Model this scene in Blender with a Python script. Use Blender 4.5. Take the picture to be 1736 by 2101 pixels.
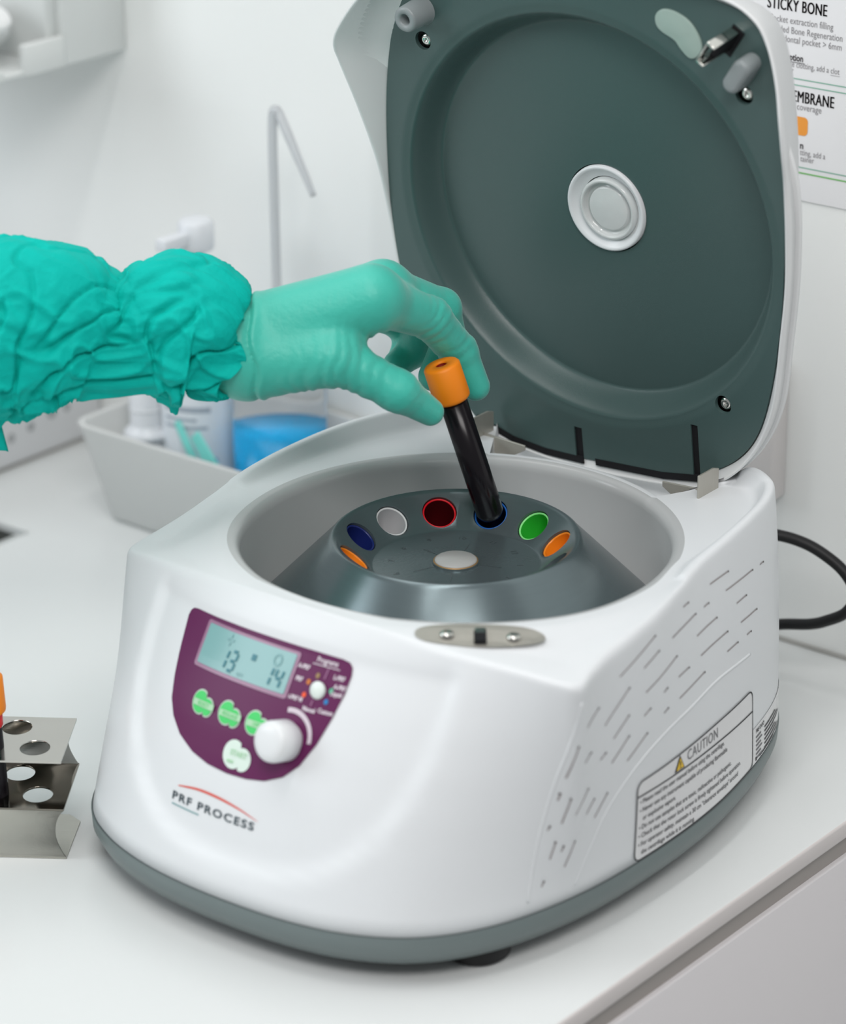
import bpy, bmesh, math, random
import numpy as np
from mathutils import Vector, Matrix
from mathutils.bvhtree import BVHTree

# ------------------------------------------------------------------ scene, camera, light
for o in list(bpy.data.objects): bpy.data.objects.remove(o, do_unlink=True)
S = bpy.context.scene
COL = S.collection
R = math.radians
S.view_settings.view_transform = 'Standard'
S.view_settings.look = 'None'
S.view_settings.exposure = 0.12
S.view_settings.gamma = 1.0
S.view_settings.use_curve_mapping = False

cd = bpy.data.cameras.new('camera'); cam = bpy.data.objects.new('camera', cd); COL.objects.link(cam)
cd.sensor_fit = 'HORIZONTAL'; cd.sensor_width = 36.0; cd.lens = 126.603
cd.clip_start = 0.05; cd.clip_end = 30
cr = Vector((0.77615182, 0.63049283, -0.00819438)); cu = Vector((-0.23275075, 0.29855131, 0.92557777)); cb = Vector((0.58601659, -0.71648162, 0.37846882))
cam.matrix_world = Matrix(((cr.x, cu.x, cb.x, 0.75045), (cr.y, cu.y, cb.y, -0.93997), (cr.z, cu.z, cb.z, 0.63671), (0, 0, 0, 1)))
cd.dof.use_dof = True; cd.dof.focus_distance = 1.345; cd.dof.aperture_fstop = 7.6; cd.dof.aperture_blades = 8
S.camera = cam

W = bpy.data.worlds.new('room_light'); S.world = W; W.use_nodes = True
W.node_tree.nodes['Background'].inputs[0].default_value = (0.93, 0.97, 1.0, 1)
W.node_tree.nodes['Background'].inputs[1].default_value = 0.31

def area(name, loc, target, sx, sy, power, col):
    l = bpy.data.lights.new(name, 'AREA'); l.shape = 'RECTANGLE'; l.size = sx; l.size_y = sy
    l.energy = power; l.color = col
    o = bpy.data.objects.new(name, l); COL.objects.link(o); o.location = loc
    d = Vector(target) - Vector(loc); o.rotation_euler = d.to_track_quat('-Z', 'Y').to_euler()
    return o
area('window_daylight', (-1.6, -1.6, 1.15), (0, 0, 0.15), 1.0, 1.2, 17, (0.90, 0.96, 1.0))
area('ceiling_strip', (0.17, -0.62, 1.75), (0.17, -0.60, 0), 0.12, 1.1, 6.0, (1.0, 0.99, 0.98))
area('ceiling_panel', (-0.55, -0.35, 1.75), (-0.35, 0.0, 0), 0.9, 0.6, 4.5, (1.0, 0.99, 0.98))
area('right_fill', (0.95, -1.05, 1.45), (0.05, 0.0, 0.05), 0.9, 0.5, 13, (1.0, 0.97, 0.955))  # added fill lamp that lifts the machine's right side and the worktop there

# ------------------------------------------------------------------ helpers
RZ = 0.033635        # the machine stands turned by about two degrees to the walls
MATS = {}
def mat(name, col, rough=0.5, metal=0.0, spec=0.5, noise=0.0, nscale=40.0, bump=0.0, bscale=200.0, trans=0.0, alpha=1.0, sss=0.0, sheen=0.0, coat=0.0, ior=1.45, stretch=None):
    if name in MATS: return MATS[name]
    m = bpy.data.materials.new(name); m.use_nodes = True; nt = m.node_tree; b = nt.nodes['Principled BSDF']
    c = tuple(col) + (1,)
    b.inputs['Base Color'].default_value = c; b.inputs['Roughness'].default_value = rough; b.inputs['Metallic'].default_value = metal
    b.inputs['Specular IOR Level'].default_value = spec; b.inputs['IOR'].default_value = ior
    b.inputs['Transmission Weight'].default_value = trans; b.inputs['Alpha'].default_value = alpha
    b.inputs['Subsurface Weight'].default_value = sss; b.inputs['Subsurface Scale'].default_value = 0.003
    b.inputs['Sheen Weight'].default_value = sheen; b.inputs['Coat Weight'].default_value = coat
    tc = nt.nodes.new('ShaderNodeTexCoord'); mp = nt.nodes.new('ShaderNodeMapping'); nt.links.new(tc.outputs['Object'], mp.inputs[0])
    if stretch: mp.inputs['Scale'].default_value = stretch
    n = nt.nodes.new('ShaderNodeTexNoise'); n.inputs['Scale'].default_value = nscale; n.inputs['Detail'].default_value = 3
    nt.links.new(mp.outputs[0], n.inputs['Vector'])
    mx = nt.nodes.new('ShaderNodeMix'); mx.data_type = 'RGBA'
    k = 1 - noise
    mx.inputs['A'].default_value = (c[0]*k, c[1]*k, c[2]*k, 1); mx.inputs['B'].default_value = tuple(min(1, v*(1+noise)) for v in c[:3]) + (1,)
    nt.links.new(n.outputs['Fac'], mx.inputs['Factor']); nt.links.new(mx.outputs['Result'], b.inputs['Base Color'])
    if bump:
        n2 = nt.nodes.new('ShaderNodeTexNoise'); n2.inputs['Scale'].default_value = bscale; nt.links.new(mp.outputs[0], n2.inputs['Vector'])
        bp = nt.nodes.new('ShaderNodeBump'); bp.inputs['Strength'].default_value = bump; bp.inputs['Distance'].default_value = 0.001
        nt.links.new(n2.outputs['Fac'], bp.inputs['Height']); nt.links.new(bp.outputs[0], b.inputs['Normal'])
    MATS[name] = m
    return m

def tag(o, label=None, cat=None, group=None, kind=None):
    if label: o['label'] = label
    if cat: o['category'] = cat
    if group: o['group'] = group
    if kind: o['kind'] = kind
    return o

def mobj(name, verts, faces, material, parent=None, smooth=True, mats=None, fm=None):
    me = bpy.data.meshes.new(name); me.from_pydata([tuple(map(float, v)) for v in verts], [], [tuple(map(int, f)) for f in faces]); me.update()
    for m in (mats or [material]): me.materials.append(m)
    if fm is not None: me.polygons.foreach_set('material_index', fm)
    if smooth: me.polygons.foreach_set('use_smooth', [True]*len(me.polygons))
    o = bpy.data.objects.new(name, me); COL.objects.link(o)
    if parent: o.parent = parent
    return o

def bobj(name, bm, material, parent=None, smooth=True, bevel=0, seg=2, autos=None, mats=None):
    bm.normal_update()
    me = bpy.data.meshes.new(name); bm.to_mesh(me); bm.free()
    for m in (mats or [material]): me.materials.append(m)
    if smooth: me.polygons.foreach_set('use_smooth', [True]*len(me.polygons))
    o = bpy.data.objects.new(name, me); COL.objects.link(o)
    if parent: o.parent = parent
    if bevel:
        b = o.modifiers.new('bevel', 'BEVEL'); b.width = bevel; b.segments = seg; b.limit_method = 'ANGLE'; b.angle_limit = R(40); b.harden_normals = False
    if smooth and autos is None and bevel: pass
    return o

def empty(name, loc=(0, 0, 0), rz=0.0, parent=None):
    o = bpy.data.objects.new(name, None); COL.objects.link(o); o.location = loc; o.rotation_euler = (0, 0, rz); o.empty_display_size = 0.02
    if parent: o.parent = parent
    return o

def box(bm, x0, x1, y0, y1, z0, z1, mi=0):
    v = [bm.verts.new(p) for p in ((x0,y0,z0),(x1,y0,z0),(x1,y1,z0),(x0,y1,z0),(x0,y0,z1),(x1,y0,z1),(x1,y1,z1),(x0,y1,z1))]
    for f in ((0,3,2,1),(4,5,6,7),(0,1,5,4),(1,2,6,5),(2,3,7,6),(3,0,4,7)):
        bm.faces.new([v[i] for i in f]).material_index = mi

def prism(bm, poly, z0, z1, M=None, mi=0):
    M = M or Matrix.Identity(4)
    a = [bm.verts.new(M @ Vector((p[0], p[1], z0))) for p in poly]; b = [bm.verts.new(M @ Vector((p[0], p[1], z1))) for p in poly]
    n = len(poly)
    bm.faces.new(a[::-1]).material_index = mi; bm.faces.new(b).material_index = mi
    for i in range(n): bm.faces.new([a[i], a[(i+1) % n], b[(i+1) % n], b[i]]).material_index = mi

def lathe(bm, prof, seg=48, M=None, mi=0, close=False):
    """prof: (r, z) pairs; r==0 makes a pole"""
    M = M or Matrix.Identity(4)
    rings = []
    for r, z in prof:
        if r < 1e-7: rings.append([bm.verts.new(M @ Vector((0, 0, z)))])
        else: rings.append([bm.verts.new(M @ Vector((r*math.cos(2*math.pi*k/seg), r*math.sin(2*math.pi*k/seg), z))) for k in range(seg)])
    for a, b in zip(rings, rings[1:]):
        for k in range(seg):
            k2 = (k+1) % seg
            if len(a) == 1 and len(b) == 1: continue
            if len(a) == 1: f = [a[0], b[k2], b[k]]
            elif len(b) == 1: f = [a[k], a[k2], b[0]]
            else: f = [a[k], a[k2], b[k2], b[k]]
            try: bm.faces.new(f).material_index = mi
            except ValueError: pass

def tube(bm, pts, rad, seg=12, mi=0, cap=True, closed=False):
    pts = [Vector(p) for p in pts]; n = len(pts)
    rs = rad if hasattr(rad, '__len__') else [rad]*n
    t0 = (pts[1]-pts[0]).normalized(); up = Vector((0, 0, 1)) if abs(t0.z) < .9 else Vector((1, 0, 0))
    nrm = t0.cross(up).normalized(); rings = []
    for i, p in enumerate(pts):
        t = (pts[min(i+1, n-1)]-pts[max(i-1, 0)]).normalized()
        nrm = (nrm - t*nrm.dot(t)).normalized(); bn = t.cross(nrm)
        rings.append([bm.verts.new(p + (nrm*math.cos(2*math.pi*k/seg)+bn*math.sin(2*math.pi*k/seg))*rs[i]) for k in range(seg)])
    for a, b in zip(rings, rings[1:]):
        for k in range(seg): bm.faces.new([a[k], a[(k+1) % seg], b[(k+1) % seg], b[k]]).material_index = mi
    if cap: bm.faces.new(rings[0][::-1]).material_index = mi; bm.faces.new(rings[-1]).material_index = mi

def axis_mat(p, d):
    """matrix whose z axis is d, at p"""
    return Matrix.Translation(Vector(p)) @ Vector(d).normalized().to_track_quat('Z', 'Y').to_matrix().to_4x4()

def spline(P, n, closed=False):
    P = np.array(P, float); m = len(P); out = []
    N = m if closed else m-1
    for i in range(N):
        g = lambda k: P[k % m] if closed else P[min(max(k, 0), m-1)]
        p0, p1, p2, p3 = g(i-1), g(i), g(i+1), g(i+2)
        for t in np.arange(n)/n:
            out.append(.5*((2*p1)+(-p0+p2)*t+(2*p0-5*p1+4*p2-p3)*t*t+(-p0+3*p1-3*p2+p3)*t**3))
    if not closed: out.append(P[-1])
    return np.array(out)

def rrect(x0, x1, y0, y1, r, n=6):
    P = []
    for cx_, cy_, a0 in ((x1-r, y1-r, 0), (x0+r, y1-r, 90), (x0+r, y0+r, 180), (x1-r, y0+r, 270)):
        for k in range(n+1):
            a = R(a0+90*k/n); P.append((cx_+r*math.cos(a), cy_+r*math.sin(a)))
    return P

def text2d(s, size, sx=1.0, align='LEFT', bold=0.0, spacing=1.0):
    """flat letter faces: list of 2D verts and faces"""
    cu_ = bpy.data.curves.new('t', 'FONT'); cu_.body = s; cu_.size = size; cu_.align_x = align; cu_.offset = bold; cu_.space_character = spacing; cu_.resolution_u = 3
    o = bpy.data.objects.new('t', cu_); COL.objects.link(o)
    dg = bpy.context.evaluated_depsgraph_get(); me = bpy.data.meshes.new_from_object(o.evaluated_get(dg))
    V = [(v.co.x*sx, v.co.y) for v in me.vertices]; F = [tuple(p.vertices) for p in me.polygons]
    bpy.data.objects.remove(o); bpy.data.curves.remove(cu_); bpy.data.meshes.remove(me)
    return V, F

class Flat:
    """collects flat artwork in 2D (u, v) with material slots, to be laid on a surface"""
    def __init__(s): s.V = []; s.F = []; s.M = []; s.L = []
    def add(s, V, F, mi=0, off=(0, 0), rot=0.0, lift=0.0):
        b = len(s.V); c_, s_ = math.cos(rot), math.sin(rot)
        for x, y in V: s.V.append((off[0]+x*c_-y*s_, off[1]+x*s_+y*c_)); s.L.append(lift)
        for f in F: s.F.append(tuple(b+i for i in f)); s.M.append(mi)
    def text(s, t, size, off, mi=0, rot=0.0, sx=1.0, align='LEFT', bold=0.0, spacing=1.0, lift=0.0):
        V, F = text2d(t, size, sx, align, bold, spacing); s.add(V, F, mi, off, rot, lift)
    def poly(s, P, mi=0, lift=0.0): s.add(P, [tuple(range(len(P)))], mi, lift=lift)
    def line(s, P, w, mi=0, closed=False, lift=0.0):
        P = [Vector(p) for p in P]; n = len(P); L = []
        for i in range(n):
            a = P[(i-1) % n] if (closed or i > 0) else P[i]; b = P[(i+1) % n] if (closed or i < n-1) else P[i]
            d = (b-a).normalized(); q = Vector((-d.y, d.x))*(w/2); L.append((P[i]+q, P[i]-q))
        V = [tuple(v) for pr in L for v in pr]; m = n if closed else n-1
        s.add(V, [(2*i, 2*i+1, 2*((i+1) % n)+1, 2*((i+1) % n)) for i in range(m)], mi, lift=lift)
    def cut(s, step):
        """split along a grid so that the artwork can follow a curved surface"""
        bm = bmesh.new(); vs = [bm.verts.new((p[0], p[1], l)) for p, l in zip(s.V, s.L)]
        for f, m in zip(s.F, s.M):
            try: bm.faces.new([vs[i] for i in f]).material_index = m
            except ValueError: pass
        xs = [p[0] for p in s.V]; ys = [p[1] for p in s.V]
        for ax, (lo, hi) in ((0, (min(xs), max(xs))), (1, (min(ys), max(ys)))):
            k = lo+step
            while k < hi:
                co = [0, 0, 0]; co[ax] = k; no = [0, 0, 0]; no[ax] = 1
                bmesh.ops.bisect_plane(bm, geom=bm.verts[:]+bm.edges[:]+bm.faces[:], plane_co=co, plane_no=no); k += step
        bm.verts.ensure_lookup_table(); bm.verts.index_update()
        s.V = [(v.co.x, v.co.y) for v in bm.verts]; s.L = [v.co.z for v in bm.verts]
        s.F = [tuple(v.index for v in f.verts) for f in bm.faces]; s.M = [f.material_index for f in bm.faces]; bm.free(); return s
    def build(s, name, mp, mats, parent=None):
        return mobj(name, [mp(u, v, l) for (u, v), l in zip(s.V, s.L)], s.F, None, parent, smooth=False, mats=mats, fm=s.M)

def evaluated(o):
    """apply the object's modifiers"""
    dg = bpy.context.evaluated_depsgraph_get(); me = bpy.data.meshes.new_from_object(o.evaluated_get(dg)); me.name = o.name
    o.modifiers.clear(); o.data = me; return o

# ------------------------------------------------------------------ materials
M_wall = mat('wall_paint', (0.86, 0.875, 0.86), 0.75, noise=0.012, nscale=6, bump=0.05, bscale=300)
M_counter = mat('white_laminate', (0.735, 0.755, 0.75), 0.28, noise=0.015, nscale=9, bump=0.02, bscale=500)
M_edge = mat('laminate_edge', (0.70, 0.655, 0.64), 0.4, noise=0.02, nscale=30)
M_gap = mat('grip_profile', (0.36, 0.33, 0.31), 0.5, noise=0.02)
M_front = mat('drawer_front_lacquer', (0.76, 0.73, 0.74), 0.4, noise=0.01, nscale=8)
M_floor = mat('vinyl_floor', (0.35, 0.36, 0.36), 0.5, noise=0.08, nscale=20)
M_shell = mat('white_machine_plastic', (0.755, 0.775, 0.79), 0.36, noise=0.008, nscale=30, bump=0.03, bscale=1400)
M_cream = mat('white_lid_plastic', (0.78, 0.79, 0.79), 0.34, noise=0.008, nscale=30, bump=0.02, bscale=1400)
M_band = mat('grey_base_plastic', (0.155, 0.19, 0.19), 0.38, noise=0.03, bump=0.04, bscale=1400)
M_liner = mat('slate_lid_plastic', (0.062, 0.106, 0.102), 0.28, noise=0.02, nscale=20, bump=0.12, bscale=2600)
M_black = mat('black_rubber', (0.006, 0.006, 0.007), 0.5, noise=0.1)
M_void = mat('dark_opening', (0.004, 0.004, 0.006), 0.8, noise=0.1)
M_chamber = mat('grey_chamber_coating', (0.50, 0.51, 0.51), 0.20, noise=0.02, nscale=20)
M_rotor = mat('anodised_rotor', (0.15, 0.19, 0.20), 0.24, metal=0.6, noise=0.06, nscale=60, bump=0.03, bscale=700, stretch=(1, 1, 14))
M_steel = mat('brushed_steel', (0.50, 0.48, 0.43), 0.48, metal=0.6, noise=0.05, nscale=120, bump=0.03, bscale=500, stretch=(1, 8, 1))
M_polish = mat('polished_steel', (0.66, 0.65, 0.61), 0.09, metal=1.0, noise=0.04, nscale=60, bump=0.02, bscale=80)
M_hub = mat('hub_plastic', (0.74, 0.76, 0.77), 0.25, noise=0.02)
M_glass = mat('milky_window', (0.80, 0.83, 0.82), 0.08, noise=0.04, trans=0.25, nscale=200)
M_ink = mat('black_ink', (0.02, 0.02, 0.025), 0.5, noise=0.1)
M_greyink = mat('grey_ink', (0.16, 0.16, 0.17), 0.5, noise=0.1)
M_label = mat('clear_label', (0.76, 0.76, 0.765), 0.22, noise=0.01)

# ------------------------------------------------------------------ the centrifuge body as a surface
def outline(P, closed=True):
    """(x, y[, z]) plan points round the machine -> function of azimuth giving radius (and height)"""
    Q = spline(P, 24, closed=True); a = np.arctan2(Q[:, 0], -Q[:, 1]); r = np.hypot(Q[:, 0], Q[:, 1])
    o = np.argsort(a); a, r = a[o], r[o]; z = Q[o, 2] if Q.shape[1] > 2 else r*0
    return (lambda f: np.interp(f, a, r, period=2*np.pi)), (lambda f: np.interp(f, a, z, period=2*np.pi))
half_b = [(0, -.1595), (.030, -.1575), (.055, -.1515), (.0775, -.1395), (.0945, -.121), (.107, -.095), (.1155, -.06), (.119, -.02), (.119, .02), (.1150, .055), (.1065, .094), (.0950, .122), (.080, .139), (.055, .146), (.02, .148)]
left_b = [(-.02, .148), (-.055, .146), (-.084, .139), (-.103, .122), (-.117, .094), (-.126, .055), (-.1300, .02), (-.1305, -.02), (-.129, -.06), (-.1235, -.09), (-.1135, -.115), (-.098, -.1345), (-.0775, -.1470), (-.055, -.1545), (-.03, -.1585)]
base_pts = half_b + left_b
RB, _ = outline(base_pts)
crest_R = [(.0, -.104, .1375), (.04, -.1025, .1365), (.07, -.099, .134), (.098, -.0925, .131), (.114, -.0875, .1285), (.1225, -.082, .127), (.1205, -.070, .1285), (.1185, -.055, .1305), (.118, -.036, .1325), (.1165, -.016, .134), (.1125, .006, .1355), (.108, .030, .138), (.1060, .055, .140), (.1030, .080, .1415), (.0975, .104, .142), (.0875, .122, .142), (.071, .130, .141), (.056, .134, .121), (.03, .137, .119)]
crest_L = [(-.03, .137, .119), (-.057, .134, .121), (-.072, .131, .1425), (-.088, .119, .1435), (-.104, .092, .1435), (-.1135, .062, .143), (-.118, .030, .1415), (-.1195, .0, .139), (-.1195, -.028, .1345), (-.119, -.052, .131), (-.1195, -.070, .1285), (-.1195, -.081, .127), (-.112, -.0875, .1285), (-.098, -.0925, .131), (-.07, -.099, .134), (-.04, -.1025, .1365)]
RC, ZC = outline(crest_R + crest_L)
ZB = 0.024
def ss(x): x = np.clip(x, 0, 1); return x*x*(3-2*x)
def d_recess(x, z):
    """soft D-shaped step pressed around the control panel (front view x, z); 1 inside"""
    u = (x+.003)/.083; w = (z-.128)/-.093
    top = ss((.131-z)/.01)
    q = np.sqrt(np.abs(u)**2.6 + np.clip(w, 0, 9)**2.6)
    return ss((1.0-q)/.11)*top
def body_rows(phi):
    """profile (r, z) of the white shell at azimuth phi, from the chamber floor over the rim down to the base line"""
    rc, zc, rb = float(RC(phi)), float(ZC(phi)), float(RB(phi))
    front = max(0.0, math.cos(phi))
    zr = .134 + .003*ss((math.cos(phi)-.2)/.8)
    lipped = ss((zc-.1345)/.004) * ss(((1-math.cos(phi))-.6)/.4)
    ro = min(.106, rc-.004)
    ctl = [(.0925, .045, 0), (.0945, zr, .0055)]
    r2 = ro*(1-lipped) + (rc-.0085)*lipped
    r2 = max(r2, .1005)
    hinge = -math.cos(phi) > .885
    if hinge: r2 = .1022; lipped = 0
    z2 = zr
    ctl += [(r2, z2, .002 if lipped < .5 else .003)]
    edge = .0032 + .0020*ss((abs(math.sin(phi))-.7)/.3)*(1-lipped)
    rcc = max(rc, r2+.003)
    if hinge: ctl += [(.1046, .1195, .0015)]
    elif lipped > .5: ctl += [(rcc-.0045, zc, .0015)]
    else: ctl += [((r2+rcc)/2, (z2+zc)/2 - .0012*ss((rcc-.112)/.02), .001)]
    if hinge: zc = min(zc, .1215)
    ctl += [(rcc, zc, edge)]
    bul = .0085*ss((math.cos(phi)-.55)/.45) + .0015
    for s in (.12, .26, .42, .58, .74, .88):
        ctl += [(rcc+(rb-rcc)*s + bul*4*s*(1-s)*(1.25-.5*s), zc+(ZB-zc)*s, .006)]
    ctl += [(rb, ZB, .0), (rb-.003, ZB-.001, 0)]
    out = []
    n = len(ctl)
    for i, (r, z, q) in enumerate(ctl):
        p = np.array((r, z))
        if i in (0, n-1, n-2): out.append(p); continue
        a = np.array(ctl[i-1][:2]); b = np.array(ctl[i+1][:2])
        la, lb = np.linalg.norm(a-p), np.linalg.norm(b-p)
        qa = min(q, la*.49); qb = min(q, lb*.49)
        pa = p+(a-p)/la*qa; pb = p+(b-p)/lb*qb
        m = 6 if q > .0018 else 3
        if i >= 6: m = 4
        for t in np.linspace(0, 1, m): out.append((1-t)**2*pa+2*t*(1-t)*p+t*t*pb)
    return np.array(out)
NPH = 420
phis = np.linspace(-np.pi, np.pi, NPH, endpoint=False)
# crowd the samples a little around the two front corners
rows = [body_rows(f) for f in phis]
L = min(len(r) for r in rows); assert L == max(len(r) for r in rows)
G = np.array(rows)                                     # NPH x L x 2
X = G[:, :, 0]*np.sin(phis)[:, None]; Y = -G[:, :, 0]*np.cos(phis)[:, None]; Z = G[:, :, 1]
D = d_recess(X, Z)*(Y < -.06)*(Z > .03)
sc = 1-.0030*D/np.maximum(G[:, :, 0], .05)
start = 14
mask = np.zeros(L); mask[start:] = 1
sc = 1+(sc-1)*mask[None, :]
X, Y = X*sc, Y*sc
BV = np.stack([X, Y, Z], -1).reshape(-1, 3)
BF = []
for i in range(NPH):
    j = (i+1) % NPH
    for k in range(L-1): BF.append((i*L+k, j*L+k, j*L+k+1, i*L+k+1))
nb = len(BV); BV = np.vstack([BV, [[0, 0, .045]]])
for i in range(NPH): BF.append((nb, ((i+1) % NPH)*L, i*L))
BVH = BVHTree.FromPolygons([Vector(v) for v in BV], BF)
def on_front(u, w, l=0.0, lift=.0003):
    h = BVH.ray_cast(Vector((u, -.4, w)), Vector((0, 1, 0)))
    p, n = h[0], h[1]
    if n.y > 0: n = -n
    return p + n*(lift+l)
def on_side(u, w, l=0.0, lift=.0003):
    h = BVH.ray_cast(Vector((.4, u, w)), Vector((-1, 0, 0)))
    p, n = h[0], h[1]
    if n.x < 0: n = -n
    return p + n*(lift+l)
#BODY_END

# ------------------------------------------------------------------ setting
bm = bmesh.new(); box(bm, -1.6, 1.6, .245, .345, -.9, 1.9); tag(bobj('wall_back', bm, M_wall, smooth=False), kind='structure')
bm = bmesh.new(); box(bm, -1.6, 1.6, -2.6, .245, -.95, -.9); tag(bobj('floor', bm, M_floor, smooth=False), kind='structure')

# worktop with a cut-out for the sink, resting on the base cabinet
SX0, SX1, SY0, SY1 = -.458, -.3905, -.20, .104
bm = bmesh.new()
xs = [-.80, SX0, SX1, .1465]; ys = [-.75, SY0, SY1, .2449]
vt = {}
for zi, z in enumerate((0.0, -.0095)):
    for i, a in enumerate(xs):
        for j, b in enumerate(ys): vt[i, j, zi] = bm.verts.new((a, b, z))
for i in range(3):
    for j in range(3):
        if i == 1 and j == 1: continue
        bm.faces.new([vt[i, j, 0], vt[i+1, j, 0], vt[i+1, j+1, 0], vt[i, j+1, 0]])
        bm.faces.new([vt[i, j, 1], vt[i, j+1, 1], vt[i+1, j+1, 1], vt[i+1, j, 1]])
for j in range(3):
    bm.faces.new([vt[0, j, 0], vt[0, j+1, 0], vt[0, j+1, 1], vt[0, j, 1]])
    f = bm.faces.new([vt[3, j, 1], vt[3, j+1, 1], vt[3, j+1, 0], vt[3, j, 0]]); f.material_index = 1
for i in range(3):
    f = bm.faces.new([vt[i, 0, 1], vt[i+1, 0, 1], vt[i+1, 0, 0], vt[i, 0, 0]]); f.material_index = 1
    bm.faces.new([vt[i, 3, 0], vt[i+1, 3, 0], vt[i+1, 3, 1], vt[i, 3, 1]])
for a, b in (((1, 1), (2, 1)), ((2, 1), (2, 2)), ((2, 2), (1, 2)), ((1, 2), (1, 1))):
    bm.faces.new([vt[a[0], a[1], 1], vt[b[0], b[1], 1], vt[b[0], b[1], 0], vt[a[0], a[1], 0]])
o = bobj('countertop', bm, None, smooth=True, bevel=.0016, seg=3, mats=[M_counter, M_edge])
tag(o, 'white laminate worktop running along the wall under the centrifuge', 'worktop')

cab = empty('base_cabinet', (0, 0, -.9)); tag(cab, 'white base cabinet under the front edge of the worktop', 'cabinet')
bm = bmesh.new(); box(bm, -.78, .1280, -.74, -.73, 0, .8903); box(bm, .118, .128, -.73, .244, 0, .8903); box(bm, -.78, -.77, -.73, .244, 0, .8903); box(bm, -.77, .118, .234, .244, 0, .8903); box(bm, -.77, .118, -.73, .234, 0, .10); bobj('cabinet_body', bm, M_gap, cab, smooth=False)
bm = bmesh.new(); box(bm, .1285, .1465, -.735, .2445, .10, .8810); bobj('drawer_front', bm, M_front, cab, bevel=.001)
bm = bmesh.new(); box(bm, .1282, .1440, -.735, .2445, .8811, .8903); o = bobj('grip_rail', bm, M_gap, cab, smooth=False); o['label'] = 'recessed grip rail, gap shade put into its grey-brown'  # grey-brown stands in for the recess shadow under the worktop edge

snk = empty('sink', (0, 0, -.0095)); tag(snk, 'dark grey sunken sink corner in the worktop at the left edge', 'sink')
bm = bmesh.new()
P = rrect(SX0+.0006, SX1-.0006, SY0+.0006, SY1-.0006, .003, 3)
a = [bm.verts.new((x, y, .0075)) for x, y in P]; b = [bm.verts.new((x, y, -.09)) for x, y in P]
for i in range(len(P)): bm.faces.new([a[i], b[i], b[(i+1) % len(P)], a[(i+1) % len(P)]])
bm.faces.new(b)
bobj('basin', bm, mat('dark_basin', (.10, .105, .10), .35, noise=.05), snk, smooth=False)

# ------------------------------------------------------------------ centrifuge
cen = empty('centrifuge', (0, 0, 0), RZ); tag(cen, 'white benchtop centrifuge with open lid, purple control panel and grey rotor', 'centrifuge')
shell = mobj('body_shell', BV, BF, M_shell, cen, mats=[M_shell, M_chamber], fm=[1 if (f[0] % L < 6 or len(f) == 3) else 0 for f in BF])
shell['label'] = 'white plastic body shell with grey chamber wall'
# base band
bm = bmesh.new(); prof = [(.0002, .0242), (.0008, .0236), (.0004, .0170), (-.0025, .0108), (-.0065, .0100)]
ph = np.linspace(-np.pi, np.pi, 240, endpoint=False); rr = RB(ph); rings = []
for dr, z in prof: rings.append([bm.verts.new(((r+dr)*math.sin(f), -(r+dr)*math.cos(f), z)) for r, f in zip(rr, ph)])
for A_, B_ in zip(rings, rings[1:]):
    for k in range(240): bm.faces.new([A_[k], B_[k], B_[(k+1) % 240], A_[(k+1) % 240]])
bm.faces.new(rings[-1]); bm.faces.new(rings[0][::-1])
o = bobj('base_band', bm, M_band, cen); o['label'] = 'dark grey plastic base band'
for fx, fy in ((.083, -.098), (-.083, -.098), (.072, .098), (-.085, .11)):
    bm = bmesh.new(); lathe(bm, [(0, .0003), (.0125, .0003), (.0142, .0018), (.0142, .0090), (.0130, .0102), (0, .0102)], 32, Matrix.Translation((fx, fy, 0)))
    o = bobj('foot', bm, M_black, cen); o['label'] = 'black rubber foot'

# control panel
M_purple = mat('purple_overlay', (.118, .014, .080), .38, noise=.02, nscale=30, spec=.3)
M_pwhite = mat('overlay_print', (.66, .58, .64), .4, noise=.02)
M_green = mat('green_key', (.045, .60, .13), .4, noise=.02)
M_keyw = mat('pale_key', (.70, .82, .74), .4, noise=.02)
M_keyt = mat('pale_green_print', (.40, .66, .42), .4, noise=.02)
M_lcd = mat('lcd_glass', (.215, .41, .41), .2, noise=.03, nscale=60)
M_lcdd = mat('lcd_segments', (.012, .16, .20), .3, noise=.05)
M_lcdf = mat('lcd_faint', (.17, .36, .37), .3, noise=.05)
M_bez = mat('display_bezel', (.33, .17, .27), .25, noise=.02)
panel_out = [(-.0578, .1226), (-.0550, .1231), (-.035, .1235), (-.0099, .1238), (.012, .1238), (.0265, .1235), (.0298, .1229), (.0318, .1212), (.0326, .1185), (.0325, .112), (.0305, .103), (.0271, .0926), (.022, .0836), (.0155, .0777), (.0071, .0742), (-.0021, .0727), (-.0125, .0722), (-.0235, .0729), (-.0335, .0750), (-.0431, .0791), (-.0495, .0842), (-.0535, .09), (-.0559, .0979), (-.0580, .1093), (-.0598, .1195), (-.0592, .1215)]
F = Flat(); F.poly(panel_out, 0)
P = [Vector(p) for p in panel_out]
panel = F.cut(.0025).build('control_panel', lambda u, w, l: on_front(u, w, l, .0004), [M_purple], cen)
panel['label'] = 'purple control panel overlay'
def pdecal(F, name, mats, lift=.0007, step=.003): return F.cut(step).build(name, lambda u, w, l: on_front(u, w, l, lift), mats, panel)
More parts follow.
